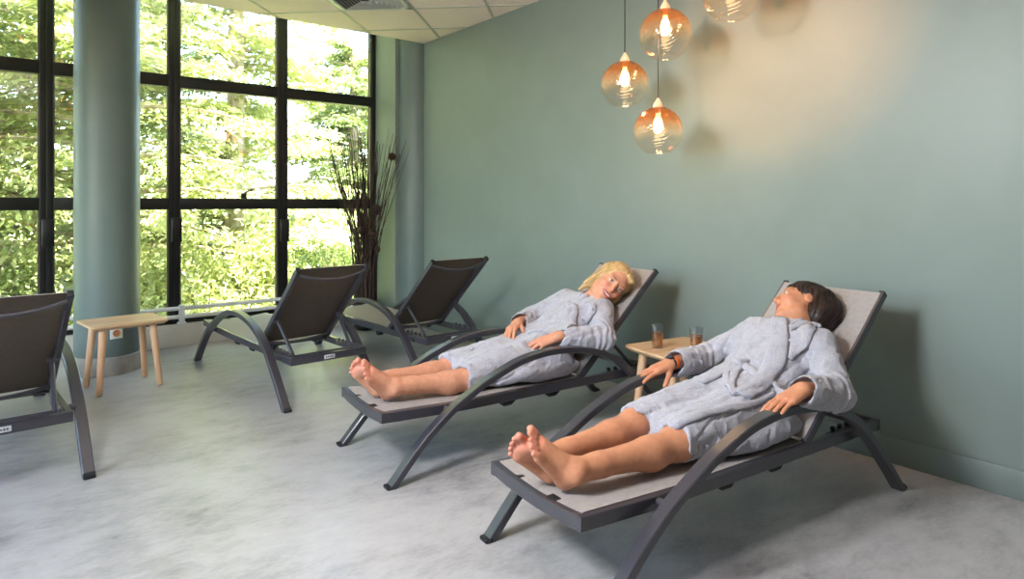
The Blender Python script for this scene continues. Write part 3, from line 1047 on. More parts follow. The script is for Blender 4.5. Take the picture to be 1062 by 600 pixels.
def foot(S, heel, t, w, gdir, sc=1.04):
    heel = np.array(heel, float)
    t = unit(t); w = np.array(w, float); w = unit(w - t * np.dot(w, t)); g = np.cross(t, w)
    if np.dot(g, gdir) < 0: g = -g
    q = lambda a, b, c: heel + (t * a + w * b + g * c) * sc
    R = np.stack([t, w, g])
    S.ell(heel, np.array([.036, .031, .037]) * sc, R, k=.02)
    S.ball(q(.012, 0, .052), .036 * sc, k=.03)
    for sgn in (1, -1): S.ball(q(.010, sgn * .031, .050), .013 * sc, k=.018)
    S.cone(q(.02, 0, .045), q(.145, -.004, .004), .033 * sc, .020 * sc, k=.025)
    S.cone(q(.02, -.010, .02), q(.155, -.027, -.006), .030 * sc, .0215 * sc, k=.022)
    S.cone(q(.015, .012, .0), q(.138, .030, -.012), .028 * sc, .0165 * sc, k=.022)
    S.ell(q(.145, 0, -.012), np.array([.034, .042, .016]) * sc, R, k=.015)
    S.ell(q(.075, -.036, -.012), np.array([.04, .016, .02]) * sc, R, k=.018, op='s')
    toes = [(.165, -.030, -.008, .205, -.030, -.004, .0145, .0140), (.163, -.009, -.006, .207, -.011, -.006, .0102, .0092), (.157, .008, -.007, .196, .008, -.008, .0097, .0088),
            (.149, .023, -.009, .183, .025, -.011, .0092, .0084), (.138, .036, -.011, .166, .040, -.014, .0088, .0082)]
    for a, b, c, a2, b2, c2, r1, r2 in toes:
        m = ((a + a2) / 2, (b + b2) / 2, (c + c2) / 2 + .005)
        S.cone(q(a, b, c), q(*m), r1 * sc, r1 * sc * .92, k=.006)
        S.cone(q(*m), q(a2, b2, c2), r1 * sc * .92, r2 * sc, k=.0035)
    return q(.010, 0, .050), R

def head(S, c, n, h, sc=1.08, smile=0.0):
    n = unit(n); h = unit(np.array(h, float) - n * np.dot(h, n)); s = np.cross(h, n)
    R = np.stack([n, s, h])
    q = lambda a, b, u: np.array(c) + (n * a + s * b + h * u) * sc
    e = lambda a, b, u, r, k=.02, op='u', Rr=None: S.ell(q(a, b, u), np.array(r) * sc, R if Rr is None else Rr @ R, k=k, op=op)
    e(-.012, 0, .035, (.096, .076, .088), .02)
    e(.026, 0, -.030, (.064, .062, .085), .03)
    S.cone(q(.015, .040, -.075), q(.070, .012, -.100), .022 * sc, .018 * sc, k=.03)
    S.cone(q(.015, -.040, -.075), q(.070, -.012, -.100), .022 * sc, .018 * sc, k=.03)
    e(.076, 0, -.100, (.017, .020, .016), .02)
    for b in (.036, -.036):
        e(.060 + .004 * smile, b, -.030 + .004 * smile, (.026, .024, .022), .025)          # cheek
        e(.074, b * .9, .030, (.016, .024, .012), .02)          # brow
    for b in (.033, -.033):
        e(.096, b, .008, (.016, .017, .010), .012, 's')         # socket
        e(.074, b, .007, (.0155, .0165, .0120), .004)           # eyeball under the lids
        e(.0785, b, .0145, (.0125, .0175, .0045), .006)         # upper lid
    S.cone(q(.086, 0, .020), q(.110, 0, -.022), .0085 * sc, .0110 * sc, k=.014)
    e(.100, 0, -.027, (.014, .012, .010), .008)
    for b in (.012, -.012): e(.094, b, -.029, (.010, .008, .008), .006)
    e(.080, 0, -.058, (.018, .028, .020), .02)
    wd = .024 + .006 * smile
    e(.0905, 0, -.0535, (.0085, wd, .0052), .005)
    e(.0895, 0, -.0665, (.0085, wd * .85, .0060), .005)
    e(.0975, 0, -.0595, (.0075, wd * .9, .0022 + .0022 * smile), .003, 's')
    for b in (1, -1):
        e(-.006, b * .076, -.006, (.016, .008, .027), .008)
        e(-.002, b * .087, .000, (.010, .006, .018), .004, 's')
    return R, q

def head_tone(P, c, R, sc, base, lips, brow, smile=0, iris=(70, 62, 50)):
    L = (P - np.array(c)) @ R.T / sc
    f, s, u = L.T
    col = np.tile(np.array(lin(base)), (len(P), 1))
    def mixin(m, cc):
        m = np.clip(m, 0, 1)[:, None]
        col[:] = col * (1 - m) + np.array(lin(cc)) * m
    face = f > .04
    sa = np.abs(s)
    mixin(face * .45 * np.exp(-(((sa - .04) / .02) ** 2 + ((u + .03) / .018) ** 2)), (214, 120, 104))
    mixin((f > .09) * .3 * np.exp(-((s / .012) ** 2 + ((u + .026) / .012) ** 2)), (206, 118, 98))
    wd = .024 + .006 * smile
    mixin((f > .075) * (1.25 - ((s / wd) ** 2 + ((u + .0600 - 7 * smile * s ** 2) / .0115) ** 2)) * 3, lips)
    if smile: mixin((f > .07) * (1.2 - ((s / (wd * .8)) ** 2 + ((u + .0598 - 7 * s ** 2) / .0038) ** 2)) * 3, (226, 208, 198))
    mixin((f > .06) * .9 * np.clip(1.3 - (((sa - .034) / .021) ** 2 + ((u - .0305 + 6 * (sa - .034) ** 2) / .0042) ** 2), 0, 1), brow)
    ey = 1.3 - (((sa - .033) / .0135) ** 2 + ((u - .0065) / .0052) ** 2)
    mixin((f > .06) * ey * 3, (226, 220, 214))
    mixin((f > .06) * (1.3 - (((sa - .033) / .0058) ** 2 + ((u - .007) / .0056) ** 2)) * 3, iris)
    lid = np.exp(-(((u - .0065 - .0062 * (1 - ((sa - .033) / .0135) ** 2)) / .0020) ** 2)) * (np.abs(sa - .033) < .0145)
    mixin((f > .06) * lid * .8, (58, 40, 34))
    return col

class Person:
    pass

def to_local(key):
    (x, y), r = LG[key]; r = math.radians(r)
    Rm = np.array([[math.cos(r), math.sin(r), 0], [-math.sin(r), math.cos(r), 0], [0, 0, 1]])
    return Rm, np.array([x, y, 0.])

def view_ray(key, u, v):
    """ray through a point of the picture in lounger coordinates"""
    Rm, o = to_local(key)
    a = math.radians(38.55)
    F_ = np.array([math.sin(a), math.cos(a), 0]); R_ = np.array([math.cos(a), -math.sin(a), 0])
    d = F_ + (u - 531) / 672 * R_ - (v - 211) / 672 * np.array([0, 0, 1.])
    return Rm @ (np.array([0, 0, 1.3]) - o), Rm @ unit(d)

def on_cloth(S, key, pts):
    out = []
    O, _ = view_ray(key, 531, 211)
    Ds = np.array([view_ray(key, u, v)[1] for u, v in pts])
    t = np.full(len(pts), 1.6); best = t.copy(); bd = np.full(len(pts), 9.)
    for _ in range(120):
        d = S.f(O + Ds * t[:, None])
        m = np.abs(d) < bd; bd[m] = np.abs(d)[m]; best[m] = t[m]
        t = np.minimum(t + np.clip(d * .6, -.05, .25), 6.0)
    P = O + Ds * best[:, None]
    return on_surface(S, P, 0, 8)

def on_surface(S, P, off, it=6):
    for _ in range(it):
        d = S.f(P) - off
        P = P - S.grad(P) * d[:, None] * .8
    return P

def cloth_strip(S, left, right, nl, nw, off, th, name, m, parent, ridge=0.0):
    """band of cloth lying on S between two edge polylines (3D)"""
    Lp = np.array(catmull(left, nl)); Rp = np.array(catmull(right, nl))
    n = len(Lp)
    G = np.stack([Lp * (1 - j / nw) + Rp * (j / nw) for j in range(nw + 1)], 1).reshape(-1, 3)
    G = on_surface(S, G, off)
    nrm = S.grad(G)
    jj = np.tile(np.arange(nw + 1) / nw, n)
    edge = np.minimum(jj, 1 - jj) * 2
    top = G + nrm * (th * np.clip(edge * 6, .45, 1) + ridge * np.cos(jj * 2 * PI * 5))[:, None]
    bot = G - nrm * .006
    V_ = np.concatenate([top, bot]); K = n * (nw + 1)
    F_ = []
    ix = lambda i, j: i * (nw + 1) + j
    for i in range(n - 1):
        for j in range(nw):
            a, b, c, d = ix(i, j), ix(i + 1, j), ix(i + 1, j + 1), ix(i, j + 1)
            F_.append((a, b, c, d)); F_.append((K + a, K + d, K + c, K + b))
        for j, fl in ((0, 0), (nw, 1)):
            a, b = ix(i, j), ix(i + 1, j)
            F_.append((a, K + a, K + b, b) if not fl else (a, b, K + b, K + a))
    for i, fl in ((0, 1), (n - 1, 0)):
        for j in range(nw):
            a, b = ix(i, j), ix(i, j + 1)
            F_.append((a, b, K + b, K + a) if fl else (a, K + a, K + b, b))
    F_ = np.array(F_)
    # make faces point outwards
    fn = np.cross(V_[F_[0][1]] - V_[F_[0][0]], V_[F_[0][2]] - V_[F_[0][0]])
    if np.dot(fn, nrm[0]) < 0: F_ = F_[:, ::-1]
    return np_obj(name, V_, F_, m, parent)

def band_edges(S, C, width):
    """edges of a belt whose centre line is C (3D, on S)"""
    C = np.array(catmull(C, 4))
    nr = S.grad(C)
    tg = np.gradient(C, axis=0); tg /= np.linalg.norm(tg, axis=1, keepdims=True)
    sd = np.cross(nr, tg); sd /= np.linalg.norm(sd, axis=1, keepdims=True)
    wd = np.array(width if np.ndim(width) else [width] * len(C))[:, None]
    return list(C - sd * wd / 2), list(C + sd * wd / 2)

def build_person(key, D):
    root = thing('person', D['label'], 'person', (*LG[key][0], 0), math.radians(LG[key][1]))
    Rm, _ = to_local(key)
    a = math.radians(38.55)
    Rv = Rm @ np.array([math.cos(a), -math.sin(a), 0]); Fv = Rm @ np.array([math.sin(a), math.cos(a), 0]); Uv = np.array([0, 0, 1.])
    img = lambda t: unit(Rv * t[0] + Uv * t[1] + Fv * t[2])
    n, h = img(D['n']), img(D['h'])
    sc = D.get('hs', 1.08)
    Hc = np.array(D['head'], float)
    hipL, hipR = np.array([1.12, -.085, .430]), np.array([1.12, .085, .430])
    bx = np.array([.745, 0, .66]); nb = np.array([-.66, 0, .745])
    # ---- the body
    S = Shape()
    S.ell((1.13, 0, .425), (.12, .150, .085), k=.03)
    S.cone((1.16, 0, .440), (1.36, 0, .59), .085, .085, k=.05)
    RB = np.stack([bx, [0, 1, 0], nb])
    S.ell((1.375, 0, .600), (.17, .155, .075), RB, k=.04)
    neck0 = np.array([1.485, D['neck_y'], .705])
    drop = -nb * D.get('drop', 0)
    S.cone((1.44, -.15, .672), (1.44, .15, .672), .052, .052, k=.04)
    R_, q_ = None, None
    for sd, hip in (('L', hipL), ('R', hipR)):
        kn, = [np.array(D['knee' + sd], float)]
        S.cone(hip, kn, .078, .054, k=.03)
        heel, t, w = D['foot' + sd]
        sgn = -1 if sd == 'L' else 1
        ank, FR = foot(S, heel, t, w, (1, 0, .5))
        ax_ = unit(ank - kn)
        S.ball(kn + np.array([0, 0, .008]), .050, k=.04)
        cm = kn * .70 + ank * .30 + np.array([0, 0, -.012])
        S.cone(kn, cm, .050, .051, k=.05)
        S.cone(cm, kn * .2 + ank * .8, .051, .034, k=.05)
        S.cone(kn, kn * .15 + ank * .85 + np.array([0, 0, .004]), .042, .028, k=.04)
        S.cone(kn * .2 + ank * .8, ank, .033, .033, k=.035)
        sh, el, wr, kk = [np.array(v, float) for v in D['arm' + sd]]
        S.cone(sh, el, .046, .038, k=.03)
        S.cone(el, el * .6 + wr * .4, .040, .038, k=.02)
        S.cone(el * .6 + wr * .4, wr, .038, .0265, k=.02)
        S.ell(wr, (.030, .031, .021), np.stack([unit(kk - wr), unit(np.cross(D['up' + sd], kk - wr)), unit(np.cross(unit(kk - wr), unit(np.cross(D['up' + sd], kk - wr))))]), k=.02)
        # thumb side: +y for the left hand, -y for the right, seen palm down
        dd = unit(kk - wr); upv = np.array(D['up' + sd], float); wv = np.cross(unit(upv - dd * np.dot(upv, dd)), dd)
        ts = 1 if wv[1] * (1 if sd == 'L' else -1) > 0 else -1
        hand(S, wr, kk, D['up' + sd], ts, D['curl' + sd], thumb=D.get('thumb' + sd), spread=D.get('spread' + sd, .13))
    cN = Hc - h * .07 * sc - n * .018
    S.cone(neck0 - bx * .03, cN, .060, .056, k=.03)
    # tendons of the neck
    R_, q_ = head(S, Hc, n, h, sc, D['smile'])
    lo = np.array([-.22, -.46, .28]); hi = np.array([1.88, .46, 1.02])
    V_, F_ = S.mesh(.0038, lo, hi)
    V_ = relax(V_, F_, 1, .35)
    col = head_tone(V_, Hc, R_, sc, D['skin'], D['lips'], D['brow'], D['smile'], D['iris'])
    # reddish toes, heels and knuckles; pale nails are left to the shape
    for sd in 'LR':
        heel, t, w = D['foot' + sd]
        hv = (V_ - np.array(heel)) @ unit(t)
        near = (np.linalg.norm(V_ - np.array(heel), axis=1) < .27) & (V_[:, 0] < .25)
        m = np.where(near, np.clip((hv - .13) / .06, 0, 1) * .45 + np.clip((.0 - hv) / .03, 0, 1) * .3 * (np.linalg.norm(V_ - np.array(heel), axis=1) < .05), 0)[:, None]
        col[:] = col * (1 - m) + np.array(lin((206, 128, 108))) * m
        kk = np.array(D['arm' + sd][3], float)
        m = (np.exp(-(np.linalg.norm(V_ - kk, axis=1) / .05) ** 2) * .3)[:, None]
        col[:] = col * (1 - m) + np.array(lin((200, 118, 92))) * m
    body = np_obj('body', V_, F_, M['skin'], root, col)
    # ---- the bathrobe
    T = Shape()
    T.ell((1.12, 0, .445), (.17, .205, .120), k=.03)
    T.ell((1.25, 0, .525), (.17, .190, .115), RB, k=.06)
    T.ell(np.array([1.37, 0, .618]) + drop, (.185, .195, .112), RB, k=.06)
    T.cone(np.array([1.445, -.155, .675]) + drop * 1.4, np.array([1.445, .155, .675]) + drop, .064, .064, k=.06)
    T.cone(neck0 - bx * .06 + drop, neck0 + bx * .006 + drop * 1.2, .086, .070, k=.05)
    for sd, hip, sg in (('L', hipL, -1), ('R', hipR, 1)):
        kn = np.array(D['knee' + sd], float)
        T.cone(hip + np.array([0, 0, .01]), kn + np.array([-.05, 0, .006]), .118, .082, k=.05)
    T.ell((.86, 0, .415), (.34, .135, .075), k=.06)
    T.ell((1.00, -.165, .365), (.30, .090, .060), k=.05)
    T.ell((1.00, .165, .365), (.30, .080, .060), k=.05)
    # cut the skirt along the hem and rest it on the sling
    hx, hs = D['hem']
    T.half((hx, 0, .4), (1, 0, 0), .006, wave=lambda P: hs * P[:, 1] + .010 * np.sin(P[:, 1] * 34 + 1) + .006 * np.sin(P[:, 1] * 71))
    T.half((0, 0, .3195), (0, 0, 1), .012)
    T.half(np.array([1.205, 0, .325]), (-.66, 0, .745), .012)
    for sd in 'LR':
        kn = np.array(D['knee' + sd], float); ank = np.array(D['foot' + sd][0], float) + np.array([.02, 0, .03])
        hip = hipL if sd == 'L' else hipR
        T.cone(kn + (ank - kn) * .6, kn, .057, .060, k=.012, op='s')
        T.cone(kn, kn + (hip - kn) * .12, .060, .058, k=.012, op='s')
    for sd, sg in (('L', -1), ('R', 1)):
        sh, el, wr, kk = [np.array(v, float) for v in D['arm' + sd]]
        cuff = wr + unit(el - wr) * D['cuff' + sd]
        ext = wr + unit(wr - el) * .10
        A = Shape()
        T.cone(sh, el, .074, .064, k=.05)
        T.cone(el, el + (cuff - el) * .85, .062, .058, k=.03)
        T.cone(el + np.array([0, 0, -.012]), cuff + np.array([0, 0, -.014]), .060, .060, k=.03)
        # flat cuff: a soft ball is shaved off beyond the wrist and the sleeve hollowed
        T.cone(cuff + unit(wr - el) * .071, cuff + unit(wr - el) * .16, .071, .071, k=.008, op='s')
        T.cone(cuff + unit(el - wr) * .05, cuff + unit(wr - el) * .10, .044, .052, k=.006, op='s')
    T.cone(neck0 + bx * -.01, cN + (cN - neck0) * .5, .068, .064, k=.012, op='s')
    fold = D['fold']
    cuffs = [np.array(D['arm' + sd][2], float) + unit(np.array(D['arm' + sd][1], float) - np.array(D['arm' + sd][2], float)) * D['cuff' + sd] for sd in 'LR']
    def disp(P):
        big = vnoise(P * np.array([7, 9, 9]) + fold)
        mid = vnoise(P @ np.array([[22, 6, -8], [-6, 20, 6], [8, -6, 22]]).T * .9 + 5 + fold)
        fin = vnoise(P * 70)
        # long creases running down the skirt and the sleeves
        cr = vnoise(np.stack([P[:, 0] * 3.2 + P[:, 1] * 4, P[:, 1] * 26 + P[:, 0] * 5, P[:, 2] * 20 - P[:, 0] * 8], 1) + 11 + fold)
        sl = np.zeros(len(P))
        for sd in 'LR':
            sh, el, wr, kk = [np.array(v, float) for v in D['arm' + sd]]
            ax_ = unit(wr - el); r_ = P - el
            s_ = r_ @ ax_; rad_ = np.linalg.norm(r_ - s_[:, None] * ax_, axis=1)
            m = np.exp(-((s_ - .03) / .11) ** 2) * np.exp(-(rad_ / .10) ** 4)
            sl += m * .0055 * np.sin(s_ * 150 + 6 * vnoise(P * 12 + 3))
        calm = np.ones(len(P))
        for q in cuffs: calm *= 1 - .85 * np.exp(-(np.linalg.norm(P - q, axis=1) / .075) ** 4)
        return calm * (.006 * big - .0050 * (1 - np.abs(mid)) ** 4 + .0090 * np.clip(1 - np.abs(cr) * 2.2, 0, 1) ** 2 + sl) + .0015 * fin + .003
    T.disp = disp
    V2, F2 = T.mesh(.0052, np.array([.30, -.50, .28]), np.array([1.80, .50, .92]))
    V2 = relax(V2, F2, 1, .3)
    robe = np_obj('bathrobe', V2, F2, M['terry'], root)
    return root, body, robe, S, T, R_, q_, cN, neck0

def hair_mesh(H, lo, hi, name, m, parent, h=.004):
    V_, F_ = H.mesh(h, lo, hi)
    V_ = relax(V_, F_, 1, .3)
    return np_obj(name, V_, F_, m, parent)

PA = dict(label='dark-haired person in a grey bathrobe lying nearest the camera, head turned away',
          head=(1.595, .018, .803), n=(-.886, .387, .255), h=(.45, .58, .68), neck_y=.0,
          kneeL=(.60, -.115, .392), kneeR=(.585, .100, .402),
          footL=((.090, -.075, .360), (-.60, .10, .79), (0.0, -.58, -.81)), footR=((.085, .004, .358), (-.72, .03, .66), (.1, .53, -.84)),
          armL=((1.440, -.170, .672), (1.285, -.335, .530), (1.050, -.338, .578), (.957, -.327, .551)),
          armR=((1.450, .175, .670), (1.285, .325, .540), (1.005, .300, .556), (.912, .316, .535)),
          upL=(-.1, .0, 1), upR=(-.1, .0, 1), curlL=[(.05, .20, .15), (.05, .22, .15), (.05, .20, .16), (.02, .16, .12)], curlR=[(.05, .16, .12), (.05, .18, .12), (.06, .2, .15), (.10, .25, .2)],
          thumbR=(.62, .45, -.62), cuffL=.006, cuffR=.030, drop=.010, spreadL=.05, spreadR=.06, thumbL=(.85, .35, -.4),
          smile=0.0, skin=(200, 138, 104), lips=(170, 88, 76), brow=(60, 42, 34), iris=(60, 44, 36), hem=(.568, -.03), fold=np.array([1.3, 2.1, .7]))
PB = dict(label='smiling blonde person in a grey bathrobe lying on the lounger behind the small table',
          head=(1.560, -.135, .812), hs=1.13, drop=.020, n=(.02, -.06, -1.0), h=(.72, .62, .127), neck_y=-.03,
          kneeL=(.57, -.112, .372), kneeR=(.56, .085, .386),
          footL=((.115, -.065, .360), (-.63, -.20, .74), (0.0, -.60, -.80)), footR=((.100, .018, .358), (-.64, -.08, .76), (.1, .55, -.83)),
          armL=((1.440, -.172, .650), (1.335, -.310, .535), (1.075, -.215, .555), (.985, -.170, .525)),
          armR=((1.450, .175, .676), (1.235, .275, .565), (1.055, .155, .575), (.975, .105, .558)),
          upL=(-.25, -.25, 1), upR=(-.25, .2, 1), curlL=[(.15, .15, .1), (.22, .18, .1), (.35, .22, .15), (.75, .35, .2)], curlR=[(.25, .25, .2), (.28, .28, .2), (.3, .3, .2), (.35, .3, .2)],
          cuffL=.03, cuffR=.035,
          smile=1.0, skin=(208, 148, 118), lips=(184, 92, 84), brow=(120, 88, 60), iris=(70, 84, 92), hem=(.515, .05), spreadL=.08, spreadR=.06, fold=np.array([4.2, 7.7, 3.1]))

def dress(key, D, strands):
    root, body, robe, S, T, R_, q_, cN, neck0 = build_person(key, D)
    for nm, Lp, Rp in strands['strips']:
        L3 = on_cloth(T, key, Lp); R3 = on_cloth(T, key, Rp)
        cloth_strip(T, list(L3), list(R3), 6, 8, .006, .010, nm, M['terry_band'], robe, ridge=.0016)
    for nm, Cp, wd in strands['bands']:
        C3 = on_cloth(T, key, Cp)
        e0, e1 = band_edges(T, list(C3), wd)
        cloth_strip(T, e0, e1, 1, 5, .006, .008, nm, M['terry_band'], robe)
    return root, body, robe, S, T, R_, q_, cN, neck0

# ---- the dark-haired person
z2 = lambda pts: [(640 + x / 2.858, 270 + y / 2.858) for x, y in pts]
strA = dict(strips=[
    ('lapel', z2([(462, 172), (456, 235), (432, 305), (385, 360), (335, 398)]), z2([(505, 176), (508, 240), (496, 312), (452, 378), (395, 412)])),
    ('lapel', z2([(512, 214), (514, 250), (505, 290)]), z2([(600, 196), (570, 250), (515, 296)])),
    ('collar', z2([(512, 214), (545, 200), (580, 196), (604, 200)]), z2([(510, 190), (545, 176), (580, 172), (604, 180)]))],
    bands=[('belt', z2([(372, 308), (420, 342), (470, 372), (520, 392)]), .034), ('belt', z2([(360, 316), (320, 336), (280, 352), (248, 362)]), .034),
           ('front_edge', z2([(468, 396), (420, 420), (350, 436), (270, 452), (190, 482), (128, 520)]), .030), ('belt_tail', z2([(368, 300), (350, 335), (338, 370), (346, 396)]), .034), ('belt_tail', z2([(376, 312), (352, 330), (326, 340), (330, 372)]), .030)])
rA = dress('A', PA, strA)
rootA, bodyA, robeA, SA, TA, RA, qA, cA, nA = rA
kp = on_cloth(TA, 'A', z2([(372, 306)]))[0]
kn_ = Shape().ell(kp, (.026, .022, .016), k=.01).cone(kp + np.array([-.02, .0, .012]), kp + np.array([.02, -.01, .012]), .014, .012, k=.008)
kn_.disp = lambda P: .002 * vnoise(P * 60)
kv, kf = kn_.mesh(.004, kp - .06, kp + .06)
np_obj('belt_knot', kv, kf, M['terry_band'], robeA)

def headspace(q, R, H, sc=1.08):
    def e(a, b, u, r, k=.02, op='u'):
        H.ell(q(a, b, u), np.array(r) * sc, R, k=k, op=op)
    return e
M['hair_dark'] = m_hair('dark_brown_hair', lin((24, 15, 12)), lin((40, 26, 21)), lin((66, 44, 34)), RA)
H = Shape(); e = headspace(qA, RA, H)
e(-.022, 0, .046, (.106, .088, .094), .02)
e(-.085, 0, .012, (.096, .092, .100), .04)
e(-.060, .045, -.040, (.060, .042, .060), .04)
e(-.060, -.045, -.040, (.060, .042, .060), .04)
e(-.075, 0, -.070, (.050, .060, .050), .03)
e(.118, 0, -.030, (.085, .105, .112), .015, 's')
e(.020, .085, -.055, (.042, .040, .050), .012, 's')
e(.020, -.085, -.055, (.042, .040, .050), .012, 's')
def dA(P):
    L = (P - np.array(PA['head'])) @ RA.T
    ang = np.arctan2(L[:, 1], L[:, 0] + .04)
    st = vnoise(np.stack([ang * 20 + L[:, 2] * 12, L[:, 2] * 5, L[:, 0] * 6], 1) + 4)
    return .0045 * st + .006 * vnoise(L * 22)
H.disp = dA
c0 = np.array(PA['head'])
hair_mesh(H, c0 - .26, c0 + .26, 'hair', M['hair_dark'], rootA)

def strands(H, q, R, head_c, n, length, rad, m, parent, seed, flow, name='hair_strands', sc=1.08, region=None):
    g = np.random.default_rng(seed)
    bm = bmesh.new()
    cnt = 0
    while cnt < n:
        d = g.normal(size=3); d /= np.linalg.norm(d)
        P = q(0, 0, .02) + (R.T @ d) * .12
        P = on_surface(H, P[None], .001, 8)[0]
        L = R @ (P - head_c) / sc
        if region is not None and not region(L): continue
        pts = [P]
        f = flow(L)
        for j in range(7):
            nr = H.grad(P[None])[0]
            v = R.T @ f + g.normal(0, .16, 3)
            v = v - nr * np.dot(v, nr) * .9
            P = P + unit(v) * length / 7
            P = on_surface(H, P[None], .0015 + .0006 * j, 2)[0]
            pts.append(P)
        add_tube(bm, [tuple(p) for p in pts], [rad * (1 - .7 * j / 7) for j in range(8)], 4, cap=False)
        cnt += 1
    return tag(obj(name, bm, m, parent), kind='stuff')
strands(H, qA, RA, c0, 150, .085, .0011, M['hair_dark'], rootA, 5, lambda L: np.array([-.55 if L[0] < .05 else .5, np.sign(L[1]) * .4, -.8 if L[2] < .09 else -.2]), region=lambda L: L[0] < .045)

# wrist bands on the far hand
wr = np.array(PA['armR'][2]); el = np.array(PA['armR'][1]); ax_ = unit(wr - el)
def wrist_band(c, ax_, r, w, th, m, name, parent):
    u_, v_ = frame_of(Vector(ax_))
    u_, v_ = np.array(u_), np.array(v_)
    bm = bmesh.new()
    prof = [(-w / 2, 0), (-w / 2, th), (w / 2, th), (w / 2, 0)]
    rings = []
    for k in range(28):
        a = 2 * PI * k / 28
        rr = u_ * math.cos(a) * r[0] + v_ * math.sin(a) * r[1]
        rings.append([bm.verts.new(Vector(c + ax_ * x + rr * (1 + y / max(r)))) for x, y in prof])
    for k in range(28):
        A_, B_ = rings[k], rings[(k + 1) % 28]
        for j in range(4):
            bm.faces.new((A_[j], A_[(j + 1) % 4], B_[(j + 1) % 4], B_[j]))
    return obj(name, bm, m, parent, angle=.5)
wb = wrist_band(wr - ax_ * .012, ax_, (.034, .028), .013, .003, M['band_orange'], 'wristband', rootA); wb['label'] = 'orange wristband'
wb = wrist_band(wr + ax_ * .008, ax_, (.033, .026), .010, .0035, M['band_black'], 'key_band', rootA); wb['label'] = 'black key band'
obj('key_tag', box(wr + ax_ * .010 + np.array([0, -.004, .028]), (.030, .030, .009), rot=Matrix.Rotation(-.1, 3, 'Y'), bevel=.003), M['band_black'], wb)

# ---- the blonde person
z6 = lambda pts: [(490 + x / 4.284, 270 + y / 4.284) for x, y in pts]
strB = dict(strips=[
    ('lapel', z6([(424, 190), (412, 225), (370, 278), (312, 322)]), z6([(460, 200), (468, 240), (434, 295), (372, 338)])),
    ('lapel', z6([(500, 196), (512, 222), (484, 262)]), z6([(546, 196), (550, 232), (514, 282)]))],
    bands=[('belt', z6([(250, 325), (300, 312), (350, 322), (400, 345)]), .034)])
rB = dress('B', PB, strB)
rootB, bodyB, robeB, SB, TB, RB_, qB, cB, nB = rB
M['hair_blonde'] = m_hair('blonde_hair', lin((146, 108, 64)), lin((196, 160, 108)), lin((226, 200, 152)), RB_)
H = Shape(); e = headspace(qB, RB_, H, 1.13)
e(-.020, 0, .042, (.101, .084, .090), .02)
e(-.055, 0, -.015, (.070, .082, .085), .04)
for sg in (1, -1):
    e(-.024, sg * .074, .004, (.034, .015, .062), .025)
    e(-.050, sg * .055, -.070, (.045, .032, .045), .03)
lk = lambda *p: qB(*p)
H.cone(lk(-.022, -.074, -.03), lk(-.036, -.078, -.105), .017, .015, .03)
H.cone(lk(-.036, -.078, -.105), lk(-.055, -.074, -.160), .015, .008, .02)
H.cone(lk(-.012, .080, -.03), lk(-.030, .084, -.10), .022, .012, .03)
e(.045, .040, .088, (.045, .036, .018), .02)
e(.120, 0, -.006, (.104, .080, .104), .012, 's')
def dB(P):
    L = (P - np.array(PB['head'])) @ RB_.T
    ang = np.arctan2(L[:, 1], L[:, 0] + .04)
    st = vnoise(np.stack([ang * 22 + L[:, 2] * 8, L[:, 2] * 5, L[:, 0] * 6], 1) + 9)
    return .004 * st + .005 * vnoise(L * 20)
H.disp = dB
c1 = np.array(PB['head'])
hair_mesh(H, c1 - .26, c1 + .26, 'hair', M['hair_blonde'], rootB)
strands(H, qB, RB_, c1, 150, .10, .0011, M['hair_blonde'], rootB, 8, lambda L: np.array([-.1, np.sign(L[1]) * .45, -.9]), region=lambda L: L[0] < .035)
# ------------------------------------------------------------------ outside
def m_leaf(name, stops):
    t = NT(name)
    v = t.coord()
    n1 = t.noise(v, .55, 3)
    n2 = t.noise(v, 5, 3)
    ad = t.n('ShaderNodeMath', operation='MULTIPLY_ADD'); ad.inputs[1].default_value = .6
    t.l(n2.outputs[0], ad.inputs[0]); t.l(n1.outputs[0], ad.inputs[2])
    r = t.ramp(ad.outputs[0], stops)
    df = t.n('ShaderNodeBsdfPrincipled'); df.inputs['Roughness'].default_value = .45
    t.l(r.outputs[0], df.inputs['Base Color'])
    tl = t.n('ShaderNodeBsdfTranslucent'); t.l(r.outputs[0], tl.inputs[0])
    mx = t.n('ShaderNodeMixShader'); mx.inputs[0].default_value = .4
    t.l(df.outputs[0], mx.inputs[1]); t.l(tl.outputs[0], mx.inputs[2])
    t.l(mx.outputs[0], t.out.inputs[0])
    return t.m
LEAF = [m_leaf('conifer_leaf_light', [(.55, lin((112, 124, 66))), (.8, lin((182, 190, 122))), (1.0, lin((232, 232, 196)))]),
        m_leaf('conifer_leaf_deep', [(.55, lin((84, 102, 54))), (.8, lin((146, 160, 98))), (1.0, lin((212, 216, 170)))]),
        m_leaf('autumn_leaf', [(.55, lin((120, 110, 48))), (.8, lin((190, 140, 66))), (1.0, lin((214, 190, 110)))])]
M['bark'] = mat_noise('grey_bark', lin((120, 108, 88)), lin((186, 174, 146)), 14, .9, stretch=(1, 1, .3), bump=.3, bdist=.01)
M['grass'] = mat_noise('rough_grass', lin((110, 124, 62)), lin((178, 184, 112)), 6, .9, bump=.4, bdist=.03)
M['path'] = mat_noise('grey_path', lin((150, 150, 148)), lin((176, 176, 172)), 9, .9)

